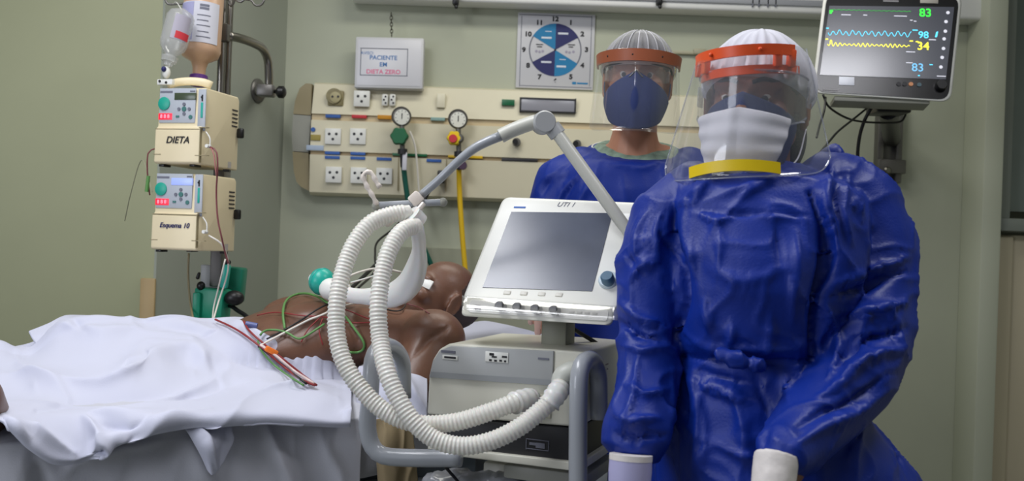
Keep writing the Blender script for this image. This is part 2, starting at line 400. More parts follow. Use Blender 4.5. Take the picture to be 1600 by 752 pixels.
# ---------------------------------------------------------------- services panel
PX1 = W.P(1225, 200).x
pan = thing('medical_wall_panel', 'long cream medical services panel with sockets and gas outlets on the back wall', 'wall panel', W.P(760, 300))
def zat(py): return W.P(700, py + 7.5, 0.06).z   # z of row given at px~486
xl = W.P(487, 210, 0.06).x
def prof(rows, x, xe, name, m, par, lab=None):
    poly = [Vector((x, WY - o, z)) for o, z in rows]; q = MB(); q.prism(poly, (xe - x, 0, 0)); return q.build(name, m, par, label=lab)
z = {k: zat(k) for k in (130, 178, 188, 236, 242, 300)}
prof([(0, z[178]), (0.075, z[178]), (0.072, z[178] + 0.01), (0.045, z[130]), (0.03, z[130] + 0.008), (0, z[130] + 0.008)], xl, PX1, 'upper_panel', M_cream, pan)
prof([(0, z[188]), (0.066, z[188]), (0.066, z[178]), (0, z[178])], xl, PX1, 'upper_stripe', mat('stripe_tan', (205, 186, 148), 0.5), pan)
prof([(0, z[236]), (0.078, z[236]), (0.076, z[188]), (0, z[188])], xl, PX1, 'middle_panel', M_cream, pan)
prof([(0, z[242]), (0.068, z[242]), (0.068, z[236]), (0, z[236])], xl, PX1, 'lower_stripe', mat('stripe_tan2', (170, 150, 115), 0.5), pan)
prof([(0, z[300] - 0.01), (0.05, z[300] - 0.01), (0.066, z[300]), (0.08, z[242]), (0, z[242])], xl, PX1, 'lower_panel', M_cream, pan)
# rounded end cap in three bands
for nm, pts, m in (('end_cap_top', [(487, 131), (478, 130), (468, 138), (461, 158), (458, 178), (486, 180)], M_tan),
                   ('end_cap_middle', [(486, 181), (458, 179), (456, 210), (457, 236), (482, 238)], M_greyp),
                   ('end_cap_bottom', [(482, 239), (457, 237), (459, 268), (463, 284), (470, 292), (484, 299)], M_tan)):
    q = MB(); W.poly(q, pts, 0.0, 0.06); b = q.build(nm, m, pan)
def outlet(px, py, kind='round', m=None):
    o = MB(); W.box(o, px, py, 25, 25, 0.07, 0.086, 0.002); ob = o.build('socket', m or M_white, pan)
    h = MB()
    for dx, dy in ((-5.5, -3.5), (5.5, -3.5), (0, 4.5)): W.disc(h, px + dx, py + dy, 2.3, 0.085, 0.0868, 10)
    h.build('pin_holes', M_dark, ob)
outlet(565, 154); outlet(520, 213); outlet(559, 213); outlet(521, 273); outlet(560, 274); outlet(600, 275)
o = MB()
for dx in (-6, 6): W.box(o, 607 + dx, 156, 10, 19, 0.058, 0.082, 0.006)
ob = o.build('data_socket', M_white, pan); h = MB()
for dx in (-6, 6):
    for dy in (-5, 0, 5): W.disc(h, 607 + dx + (1.5 if dy else -1), 156 + dy, 1.6, 0.081, 0.084, 8)
h.build('pin_holes', M_dark, ob)
o = MB(); W.disc(o, 524, 152, 12.5, 0.05, 0.08); W.box(o, 524, 153, 24, 24, 0.05, 0.074, 0.003); ob = o.build('power_socket', mat('olive_brass', (140, 130, 92), 0.45, var=0.2, vscale=60), pan)
h = MB(); W.disc(h, 524, 152, 8.5, 0.079, 0.082); h.build('socket_face', mat('pale_brass', (176, 166, 126), 0.5), ob)
h = MB(); W.disc(h, 519.5, 151, 1.8, 0.081, 0.084); W.disc(h, 528.5, 151, 1.8, 0.081, 0.084); h.build('pin_holes', M_dark, ob)
def strip(px, py, w_, h_, m, off=0.0815): o = MB(); W.box(o, px, py, w_, h_, off - 0.012, off, 0.0005); return o.build('printed_strip', m, pan)
strip(520, 181.5, 23, 5, M_blue); strip(561, 182, 23, 5, M_red); strip(601, 183, 22, 6, M_orangel); strip(684, 186, 22, 5, mat('pale_teal_print', (140, 172, 165), 0.6))
for x, y in ((519, 239), (519, 246), (559, 240), (559, 247), (600, 248.5), (678, 251)): strip(x, y, 23, 4.6, M_blue, 0.083)
strip(640, 242, 54, 4, M_green, 0.083); strip(727, 245, 54, 4, M_yhose, 0.083); strip(812, 250, 56, 4.5, M_dark, 0.083); strip(492, 231, 27, 8, mat('pale_blue_print', (170, 185, 205), 0.6))
strip(493, 215, 15, 9, mat('ochre_print', (158, 142, 70), 0.6)); o = MB(); W.disc(o, 490, 203, 3.6, 0.07, 0.082); o.build('blue_dot', M_blue, pan)
o = MB(); W.box(o, 689, 157, 13, 22, 0.06, 0.078, 0.002); o.build('blank_plate', mat('plate', (228, 222, 196), 0.4), pan)
o = MB(); W.box(o, 794, 160, 20, 9, 0.05, 0.074, 0.0005); o.build('green_label', M_green, pan)
o = MB(); W.box(o, 856, 164, 84, 22, 0.05, 0.078, 0.003); ob = o.build('lamp_window', mat('lamp_diffuser', (150, 150, 158), 0.25), pan)
h = MB(); W.box(h, 856, 154.5, 88, 2.4, 0.05, 0.081, 0.001); W.box(h, 856, 174.5, 88, 2.4, 0.05, 0.081, 0.001); W.box(h, 813, 164, 2.4, 22, 0.05, 0.081, 0.001); W.box(h, 899, 165, 2.4, 22, 0.05, 0.081, 0.001); h.build('window_frame', M_dark, ob)
def gas(px, py, r=0.0):
    o = MB(); W.disc(o, px, py, 6.5, 0.07, 0.10, 20); ob = o.build('gas_outlet', M_steelb, pan); h = MB(); W.disc(h, px - 2, py - 1, 4.5, 0.098, 0.118, 16); h.build('plug', M_black, ob)
gas(807, 223); gas(901, 226)
o = MB(); 
for px in (697,): W.box(o, px, 274, 1.6, 50, 0.07, 0.0805)
W.box(o, 622, 272, 1.4, 52, 0.07, 0.0805); o.build('panel_seam', M_tan, pan)

# ---------------------------------------------------------------- gas regulators
def regulator(px, py, name, label, body_m, knob_m, knob_px, hose_m, hose_pts, rr, boss=None):
    t = thing(name, label, 'regulator', W.P(px, py + 60, 0.1), 'flow regulators plugged into the wall panel')
    g_ = MB(); W.disc(g_, px, py, 15, 0.125, 0.155, 36, prof=[(0.030, 0), (0.0345, 0.004), (0.0345, 0.022), (0.031, 0.026), (0.029, 0.022)]); gb = g_.build('pressure_gauge', M_steelb, t)
    f = MB(); W.disc(f, px, py, 12, 0.148, 0.1495, 32); f.build('gauge_face', M_face, gb)
    n_ = MB()
    for k in range(9):
        q = math.radians(-130 + k * 32.5); c_ = W.P(px, py, 0.1502); n_.box(c_ + W.r * math.sin(q) * 0.022 + W.u * math.cos(q) * 0.022, (0.0018, 0.004, 0.0006), W.M @ Matrix.Rotation(-q, 3, 'Z'))
    n_.box(W.P(px, py, 0.151) + W.u * 0.004, (0.003, 0.02, 0.001), W.M); n_.build('needle', M_ink, gb)
    s_ = MB(); a_ = W.P(px, py + 12, 0.14); b_ = W.P(px + 1, py + 52, 0.14); s_.tube([a_, b_], 0.009); s_.tube([W.P(px + 1, py + 30, 0.07), W.P(px + 1, py + 30, 0.15)], 0.014)
    s_.lathe([(0.016, 0), (0.016, 0.018), (0.011, 0.024)], Matrix.Translation(W.P(px + 2, py + 30, 0.155)) @ W.M.to_4x4(), 20)
    s_.build('body', body_m, t)
    k_ = MB(); kx, ky = knob_px; c_ = W.P(kx, ky, 0.15)
    vs = [(0.030 * (1 + 0.07 * math.cos(6 * 2 * PI * j / 36)), 0) for j in range(36)]
    rg = []
    for zz, sc_ in ((0, 0.9), (0.004, 1), (0.024, 1), (0.03, 0.85)):
        rg.append([c_ + W.r * (math.cos(2 * PI * j / 36) * vs[j][0] * sc_ * rr) + W.u * (math.sin(2 * PI * j / 36) * vs[j][0] * sc_ * rr) + W.n * zz for j in range(36)])
    k_.loft(rg); kb = k_.build('knob', knob_m, t)
    if boss: q = MB(); W.disc(q, kx - 2, ky, 6.5, 0.178, 0.19); q.build('knob_centre', boss, kb)
    u_ = MB(); u_.tube([W.P(px + 1, py + 50, 0.14), W.P(px + 1, py + 58, 0.14)], 0.017); u_.tube([W.P(px + 1, py + 56, 0.14), W.P(px + 2, py + 78, 0.13)], 0.010); u_.build('coupling', M_dark, t)
    h_ = MB(); h_.tube(spline([W.P(x, y, o_) for x, y, o_ in hose_pts], 0.02), 0.0095, 12); h_.build('hose', hose_m, t)
    return t
r1 = regulator(628, 183, 'gas_regulator', 'green oxygen regulator with round dial and dark green hose', M_steelb, M_green, (625, 214), M_ghose, [(630, 255, 0.12), (634, 290, 0.11), (641, 330, 0.1), (655, 370, 0.1), (672, 410, 0.1), (690, 450, 0.06), (700, 480, 0.05)], 1.0)
r2 = regulator(716, 187, 'gas_regulator', 'yellow compressed air regulator with round dial and straight yellow hose', M_steelb, M_yellow, (710, 217), M_yhose, [(717, 262, 0.12), (718, 300, 0.1), (721, 350, 0.1), (725, 400, 0.1), (729, 440, 0.1), (733, 480, 0.08)], 0.82, M_red)
q = MB(); W.box(q, 632, 252, 7, 28, 0.135, 0.15, 0.002); q.build('paper_tag', M_label, r1)
q = MB(); q.tube(spline([W.P(640, 205, 0.12), W.P(648, 225, 0.12), W.P(652, 260, 0.11), W.P(655, 300, 0.1), W.P(660, 330, 0.1)], 0.02), 0.0035, 8); q.build('thin_tube', M_whitew, r1)
q = MB(); W.disc(q, 723, 259, 7, 0.13, 0.15); q.build('valve_cap', mat('plum_plastic', (70, 48, 72), 0.4), r2)
# black cables from the panel to the bed
def cable(name, label, pts, r, m, cat='cable', step=0.012, group=None):
    q = MB(); q.tube(spline(pts, step), r, 8); o = q.build(name, m, None, angle=180); return tag(o, label, cat, group)
cable('power_cord', 'black power cord plugged into the panel behind the support arm', [W.P(690, 276, 0.1), W.P(682, 284, 0.12), W.P(670, 300, 0.12), W.P(655, 330, 0.15), W.P(640, 352, 0.3), K(600, 400, 2.95), K(560, 440, 2.75), K(540, 458, 2.65)], 0.006, M_black)
o = MB(); W.box(o, 689, 276, 12, 20, 0.082, 0.125, 0.006); o.build('plug', M_black, pan)
cable('sensor_cable', 'thin black sensor cable running from the panel down behind the tubes', [W.P(665, 300, 0.1), W.P(620, 352, 0.3), K(590, 378, 3.1), K(586, 400, 3.0), K(585, 425, 2.85), K(560, 450, 2.65)], 0.0035, M_black)

# ---------------------------------------------------------------- notice box with chain
nb = thing('notice_board', 'white notice box saying paciente em dieta zero hung by a chain', 'notice', W.P(607, 138, 0.03))
NB = Fr((0, WY - 0.09, W.P(607, 98).z), (1, 0, 0.012), (0.0, 0.06, 1))
q = MB(); NB.box(q, 608, 98, 107, 80, -0.045, 0.0, 0.006); q.build('box_body', mat('notice_white', (205, 205, 208), 0.45), nb)
q = MB(); NB.box(q, 608, 98, 99, 72, -0.003, 0.0015, 0.001); q.build('front_sheet', mat('notice_sheet', (212, 212, 218), 0.35), nb)
q = MB()
for a, b, c_, d2 in ((600, 76, 74, 1.2), (600, 118, 74, 1.2), (563.5, 97, 1.2, 42), (636.5, 97, 1.2, 42)): NB.box(q, a, b, c_, d2, 0.001, 0.0022)
q.build('printed_frame', M_ink2, nb)
q = MB(); NB.text(q, 'AVISO:', 574, 83, 5, 0.002); NB.text(q, 'PACIENTE', 599, 90.5, 7, 0.002, bold=0.0004); NB.text(q, 'EM', 599, 101, 7, 0.002, bold=0.0004); q.build('blue_lettering', M_bink, nb)
q = MB(); NB.text(q, 'DIETA ZERO', 599, 112.5, 7, 0.002, bold=0.0004); q.build('pink_lettering', M_pink, nb)
q = MB(); n = 7
for i in range(n):
    c_ = W.P(612 - i * 0.15, 54 - i * 5.2, 0.07); ax = W.r if i % 2 else W.n
    q.tube([c_ + (ax * math.cos(a_) * 0.0045) + W.u * math.sin(a_) * 0.008 for a_ in [2 * PI * k / 14 for k in range(14)]], 0.0016, 6, closed=True)
q.tube([W.P(611, 22, 0.0), W.P(611, 22, 0.08)], 0.002)
q.build('chain', mat('dull_metal', (90, 88, 78), 0.5, metal=0.8), nb)

# ---------------------------------------------------------------- turning clock poster
ck = thing('turning_clock_poster', 'square white poster of a clock dial with blue wedges and hour numbers', 'poster', W.P(868, 140, 0.02))
q = MB(); W.box(q, 868, 80, 121, 118, 0.001, 0.010, 0.002); q.build('backing_board', mat('poster_white', (196, 196, 200), 0.4), ck)
q = MB()
for a, b, c_, d2 in ((868, 24.5, 113, 1), (868, 135.5, 112, 1), (813.5, 80, 1, 110), (923, 80, 1, 110)): W.box(q, a, b, c_, d2, 0.0102, 0.0106)
q.build('printed_border', M_ink2, ck)
cx, cy = 867.5, 78; Rm = 41 * W.sc(cx, cy)[0]; c0 = W.P(cx, cy, 0.0105)
def wedge(a0, a1, m, r0=0.0, r1=1.0, lift=0.0, nm='dial_wedge'):
    q = MB(); pts = []; n = 16
    for i in range(n + 1): a_ = math.radians(90 - (a0 + (a1 - a0) * i / n)); pts.append(c0 + (W.r * math.cos(a_) + W.u * math.sin(a_)) * Rm * r1)
    if r0 == 0: pts.append(c0)
    else:
        for i in range(n, -1, -1): a_ = math.radians(90 - (a0 + (a1 - a0) * i / n)); pts.append(c0 + (W.r * math.cos(a_) + W.u * math.sin(a_)) * Rm * r0)
    q.prism([p + W.n * lift for p in pts], W.n * 0.0008); return q.build(nm, m, ck)
wedge(0, 60, M_navy); wedge(300, 360, M_cyan); wedge(120, 180, M_cyan); wedge(180, 240, M_navy)
M_white2 = mat('print_white', (210, 215, 225), 0.6)
wedge(60, 120, M_ink2, 0.955, 1.0, nm='dial_ring'); wedge(240, 300, M_ink2, 0.955, 1.0, nm='dial_ring')
for k in range(1, 13):
    q = MB()
    a_ = math.radians(90 - 30 * k); x = cx + math.cos(a_) * 49; y = cy - math.sin(a_) * 49
    if k == 12: y += 1
    W.text(q, str(k), x, y, 7.5, 0.0108, bold=0.0012, sx=1.1); q.build('hour_number', M_ink, ck)
q = MB()
for x, y, w_, h_ in ((880, 52.5, 16, 3), (854, 59, 16, 3), (853.5, 97, 16, 3), (877, 104, 15, 3)): W.box(q, x, y, w_, h_, 0.0112, 0.0118, 0.001)
for x, y in ((857, 49), (879, 93)): W.box(q, x, y, 10, 1.2, 0.0112, 0.0118)
q.build('white_print', M_white2, ck)
q = MB()
for x, y, w_ in ((843, 69.5, 11), (843, 73, 8), (893, 70, 11), (892, 73.5, 7)): W.box(q, x, y, w_, 1.4, 0.0104, 0.0112)
q.build('dark_print', M_ink, ck)
q = MB()
for x, y in ((838, 80), (843, 81), (848, 80), (885, 81), (890, 82), (896, 81)): W.disc(q, x, y, 2.2, 0.0104, 0.0108, 12)
q.build('small_sketches', mat('grey_lilac_print', (160, 155, 172), 0.7), ck)
q = MB(); W.box(q, 897, 130, 6, 4, 0.0104, 0.011); W.box(q, 910, 130.5, 17, 2.6, 0.0104, 0.011, 0.001); q.build('footer_mark', M_cyan, ck)
q = MB(); W.disc(q, cx, cy, 1.6, 0.0112, 0.013, 10); q.build('dial_pin', M_ink, ck)

# ---------------------------------------------------------------- patient monitor
MD = 2.75
mm = thing('patient_monitor', 'large white-rimmed patient monitor with wave traces, upper right on the wall', 'monitor', K(1385, 160, MD))
mr = Vector((math.cos(0.05), -math.sin(0.05), 0.0)).normalized()
ROT = Matrix.Rotation(math.radians(0), 3, 'Y')
MO = Fr(K(1385, 75, MD), (0.993, -0.12, -0.02), (0.02, 0.20, 1))
def rpoly(pts, r, n=5):
    out = []; m = len(pts)
    for i in range(m):
        p, a_, b_ = Vector((*pts[i], 0)), Vector((*pts[i - 1], 0)), Vector((*pts[(i + 1) % m], 0))
        u_, v_ = (a_ - p).normalized(), (b_ - p).normalized()
        for k in range(n + 1):
            t_ = k / n; s0 = p + u_ * r; s1 = p + v_ * r; out.append(tuple(((s0 * (1 - t_) + p * t_) * (1 - t_) + (p * (1 - t_) + s1 * t_) * t_)[:2]))
    return out
outer = rpoly([(1288, -14), (1504, -8), (1486, 160), (1268, 146)], 17)
def scale_poly(pts, k, cxy): return [(cxy[0] + (x - cxy[0]) * k, cxy[1] + (y - cxy[1]) * k) for x, y in pts]
cc = (1387, 71)
rings = [[MO.P(x, y, o_) for x, y in scale_poly(outer, k, cc)] for k, o_ in ((0.90, -0.075), (0.985, -0.06), (1.0, -0.03), (1.0, -0.006), (0.985, 0.0), (0.97, 0.001))]
q = MB(); q.loft(rings); q.build('housing', M_white, mm, angle=50)
q = MB(); q.prism([MO.P(x, y, 0.003) for x, y in scale_poly(outer, 0.955, cc)], MO.n * -0.004); q.build('bezel', mat('gloss_black', (18, 18, 20), 0.25), mm)
M_mscreen = mat('monitor_glass', (20, 22, 28), 0.30, spec=1.0, emit=(50, 53, 64), estr=0.9, coat=1.0)
scr = [(1296, 9), (1491, 11), (1478, 124), (1281, 117)]
q = MB(); q.prism([MO.P(x, y, 0.0045) for x, y in scr], MO.n * -0.0015); sc_ = q.build('screen', M_mscreen, mm)
def emat(n, c_, s=1.6): return mat(n, c_, 0.5, emit=c_, estr=s)
E_g, E_c, E_y, E_w, E_lb = emat('trace_green', (50, 235, 60)), emat('trace_cyan', (80, 190, 220)), emat('trace_yellow', (235, 225, 60)), emat('icon_white', (190, 190, 200), 1.0), emat('trace_blue', (110, 175, 215), 1.0)
def trace(pts, m, r=0.0009, nm='waveform'): q = MB(); q.tube([MO.P(x, y, 0.0055) for x, y in pts], r, 6); return q.build(nm, m, sc_)
trace([(1297 + i, 15 + i * 0.024 + (0.5 * math.sin(i * 0.8))) for i in range(0, 128, 2)], mat('trace_dim_green', (50, 150, 60), 0.5, emit=(60, 160, 70), estr=1.0))
trace([(1294 + i * 1.0, 51 + i * 0.02 + 3.4 * math.sin(i * 0.62) + 1.2 * math.sin(i * 0.27)) for i in range(0, 131)], E_c)
trace([(1293 + i * 0.5, 69 + i * 0.012 + 2.9 * math.sin(i * 0.44) * (0.7 + 0.3 * math.sin(i * 0.07)) - (4 if 8 < i < 14 else 0)) for i in range(0, 258)], E_y)
q = MB(); MO.text(q, '83', 1446, 20.5, 13, 0.0056, bold=0.0002); q.build('reading', E_g, sc_)
q = MB(); MO.text(q, '98', 1443, 55, 11, 0.0056, bold=0.0002); q.build('reading', E_c, sc_)
q = MB(); MO.text(q, '34', 1442.5, 72.5, 13, 0.0056, bold=0.0002); q.build('reading', E_y, sc_)
q = MB(); MO.text(q, '83', 1434, 106, 13, 0.0056, bold=0.0002); q.build('reading', E_lb, sc_)
q = MB(); MO.poly(q, [(1463, 50), (1466, 49), (1464, 58), (1461, 58)], 0.004, 0.0056); q.build('reading', E_c, sc_)
for x, y in ((1481, 20), (1478, 34), (1477, 49), (1475, 61), (1474, 76), (1472, 90), (1470, 105)):
    q = MB(); MO.disc(q, x, y, 2.8, 0.004, 0.0056, 12); q.build('menu_icon', E_w, sc_)
q = MB()
for x, y, w_ in ((1322, 23, 15), (1352, 23.5, 6), (1407, 25, 20), (1457, 62, 11), (1424, 31.5, 4), (1430, 33, 4), (1423, 81, 14), (1421, 98, 10), (1471, 119, 14)): MO.box(q, x, y, w_, 1.2, 0.004, 0.0055)
q.build('small_print', E_w, sc_)
q = MB()
for x, y, w_ in ((1294, 17, 5), (1293, 20, 3)): MO.box(q, x + 5, y, w_, 2, 0.004, 0.0055)
q.build('small_print', E_g, sc_)
q = MB()
for x, y, w_ in ((1424, 64, 5), (1433, 65, 4), (1292, 61, 4)): MO.box(q, x, y, w_, 1.5, 0.004, 0.0055)
q.build('small_print', E_y, sc_)
q = MB()
for x, y, w_ in ((1430, 47, 8), (1455, 101, 5), (1436, 118, 3), (1293, 44, 4)): MO.box(q, x, y, w_, 1.4, 0.004, 0.0055)
q.build('small_print', E_c, sc_)
q = MB(); MO.box(q, 1323, 126.5, 24, 13, 0.002, 0.0048, 0.0005); q.build('sticker', mat('sticker_white', (235, 238, 250), 0.4), mm)
q = MB(); MO.box(q, 1452, 1, 28, 8, 0.002, 0.0048, 0.0005); q.build('tape', mat('tape', (175, 170, 160), 0.5), mm)
q = MB(); MO.box(q, 1298, 140, 24, 2.5, 0.002, 0.0046); MO.box(q, 1392, 1.5, 24, 2.5, 0.002, 0.0046); q.build('maker_strip', mat('strip_grey', (150, 148, 152), 0.5), mm)
for x, y, m in ((1423, 132, mat('amber_button', (205, 140, 95), 0.4)), (1436, 133, mat('teal_button', (70, 95, 105), 0.4)), (1404, 132, M_dark), (1413, 132, M_dark)):
    q = MB(); MO.disc(q, x, y, 3.6, 0.002, 0.006, 16); q.build('button', m, mm)
q = MB(); MO.disc(q, 1469, 135, 8.5, 0.002, 0.022, 28, prof=[(0.0155, 0), (0.015, 0.014), (0.013, 0.018)]); q.build('rotary_knob', M_black, mm)
q = MB(); MO.box(q, 1378, 156, 150, 8, -0.07, -0.01, 0.004); q.build('base_ledge', M_greyp, mm)
# wall arm below it
q = MB(); q.box(K(1388, 170, 2.86), (0.10, 0.10, 0.035), r=0.006); q.build('swivel_head', M_black, mm)
wb = thing('monitor_wall_mount', 'brushed metal wall channel bracket below the patient monitor', 'wall mount', W.P(1388, 282))
q = MB()
for x in (1373, 1402): q.box((W.P(x - 3, 225, 0).x + 0.0, WY - 0.02, W.P(1388, 225).z), (0.022, 0.04, 0.29), r=0.003)
q.box((W.P(1384, 225).x, WY - 0.008, W.P(1388, 225).z), (0.075, 0.016, 0.29), r=0.003); q.build('channel', M_steelb, wb)
q = MB(); q.box((W.P(1385, 268).x, WY - 0.045, W.P(1388, 262).z), (0.10, 0.02, 0.05), r=0.004); q.build('clamp', M_steelb, wb)
q = MB(); q.lathe([(0.012, 0), (0.012, 0.008), (0.008, 0.012)], Matrix.Translation(W.P(1386, 266, 0.055)) @ W.M.to_4x4()); q.build('bolt', M_steel, wb)
q = MB(); a_ = K(1388, 172, 2.9); q.tube([a_, Vector((W.P(1386, 190).x, WY - 0.05, a_.z - 0.02))], 0.03, 16); q.build('arm', M_black, wb)
for lab, pts in (('black cable looping under the monitor from its left corner', [K(1286, 148, 2.74), K(1296, 168, 2.76), K(1330, 187, 2.8), K(1375, 192, 2.85), K(1408, 190, 2.88), K(1416, 176, 2.88)]),
                 ('black cable crossing from the monitor down to the blue shoulder', [K(1362, 163, 2.82), K(1335, 185, 2.75), K(1310, 205, 2.6), K(1295, 222, 2.5), K(1280, 240, 2.4)]),
                 ('thick black cable hanging straight down from the monitor', [K(1364, 164, 2.82), K(1350, 190, 2.84), K(1342, 220, 2.86), K(1340, 255, 2.88), K(1344, 300, 2.9), K(1350, 400, 2.92), K(1352, 520, 2.95)]),
                 ('thin dark cable drooping behind the visor at the monitor corner', [K(1290, 152, 2.74), K(1288, 172, 2.72), K(1281, 195, 2.68), K(1276, 215, 2.62)])):
    cable('monitor_cable', lab, pts, 0.0055 if 'thick' in lab else 0.0032, M_black, group='cables under the monitor')
# ---------------------------------------------------------------- infusion stand
PD = 2.62
bx, by_ = K(343, 200, PD).x, PD
pole = thing('infusion_stand', 'steel infusion pole with hooks carrying two stacked cream pumps', 'infusion stand', (bx, by_, 0))
q = MB(); q.tube([(bx - 0.012, by_, 0.06), (bx + 0.012 * 0, by_, 1.0), (bx, by_, 2.05)], 0.012, 16); q.build('lower_pole', M_steel, pole)
q = MB(); q.tube([(bx + 0.014, by_ + 0.012, 1.5), (bx + 0.014, by_ + 0.012, 2.08)], 0.009, 14); q.build('upper_pole', M_steel, pole)
ctop = K(343, 52, PD)
q = MB(); q.box(ctop + Vector((0.004, 0.004, 0)), (0.052, 0.052, 0.05), r=0.008); q.lathe([(0.008, 0), (0.008, 0.012), (0.005, 0.016)], Matrix.Translation(ctop + Vector((0.0, -0.022, -0.006))) @ Matrix.Rotation(PI / 2, 4, 'X')); q.build('clamp', M_steelb, pole)
q = MB()
for k in range(5):
    a_ = 2 * PI * k / 5 + 0.3; q.cap2((bx, by_, 0.09), 0.014, (bx + 0.26 * math.cos(a_), by_ + 0.26 * math.sin(a_), 0.045), 0.010)
q.build('star_base', M_steelb, pole)
q = MB()
for k in range(5):
    a_ = 2 * PI * k / 5 + 0.3; q.ell((bx + 0.26 * math.cos(a_), by_ + 0.26 * math.sin(a_), 0.024), (0.024, 0.012, 0.024), RZ(0))
q.build('casters', M_black, pole)
for pts in ([K(343, -20, PD), K(320, -22, PD), K(300, -12, PD), K(290, 4, PD), K(276, 6, PD), K(262, 6, PD), K(257, -6, PD)],
            [K(343, -20, PD), K(365, -14, PD - 0.03), K(366, 2, PD - 0.03), K(360, 10, PD - 0.03), K(357, 2, PD - 0.03)],
            [K(345, -22, PD), K(370, -4, PD), K(392, 0, PD), K(398, 8, PD), K(408, 8, PD), K(414, -2, PD)],
            [K(343, -24, PD), K(352, -16, PD - 0.05), K(372, 2, PD - 0.08), K(380, 1, PD - 0.08), K(384, -8, PD - 0.08)]):
    q = MB(); q.tube(spline(pts, 0.008), 0.0032, 8); q.build('hook', M_steelb, pole, angle=180)
wa = thing('wall_bracket_arm', 'bent steel tube arm holding the infusion pole to the wall flange', 'bracket', K(402, 180, 2.95))
q = MB(); q.tube(spline([K(356, 56, PD), K(375, 60, PD + 0.04), K(395, 67, PD + 0.1), K(410, 76, PD + 0.16), K(418, 92, PD + 0.2), K(420, 115, PD + 0.22), K(420, 138, PD + 0.23)], 0.01), 0.0125, 14); q.build('bent_tube', M_steel, wa, angle=180)
fl = K(402, 142, 2.97); nn = -nrm
Mf = nn.to_track_quat('Z', 'Y').to_matrix().to_4x4()
fc = None
# point on the left wall seen at that pixel
dirv = K(402, 142, 1) - Vector((0, 0, CZ)); tt = (corner - Vector((0, 0, CZ)) + Vector((0, 0, CZ))).dot(nn) / dirv.dot(nn); fc = Vector((0, 0, CZ)) + dirv * tt
q = MB(); q.lathe([(0.042, 0), (0.042, 0.006), (0.036, 0.012), (0.02, 0.014)], Matrix.Translation(fc) @ Mf, 32); q.build('wall_flange', M_steelb, wa)
q = MB(); q.tube([fc + nn * 0.01, K(420, 142, PD + 0.23)], 0.02, 16); q.box(K(416, 142, PD + 0.22), (0.05, 0.045, 0.035), r=0.006); q.build('socket_block', M_steelb, wa)
q = MB(); q.cap2(K(428, 143, PD + 0.22), 0.006, K(436, 143, PD + 0.2), 0.006); q.lathe([(0.012, -0.012), (0.018, -0.006), (0.018, 0.008), (0.010, 0.014)], Matrix.Translation(K(439, 144, PD + 0.2)) @ Matrix.Rotation(PI / 2, 4, 'Y')); q.build('tightening_knob', M_black, wa)

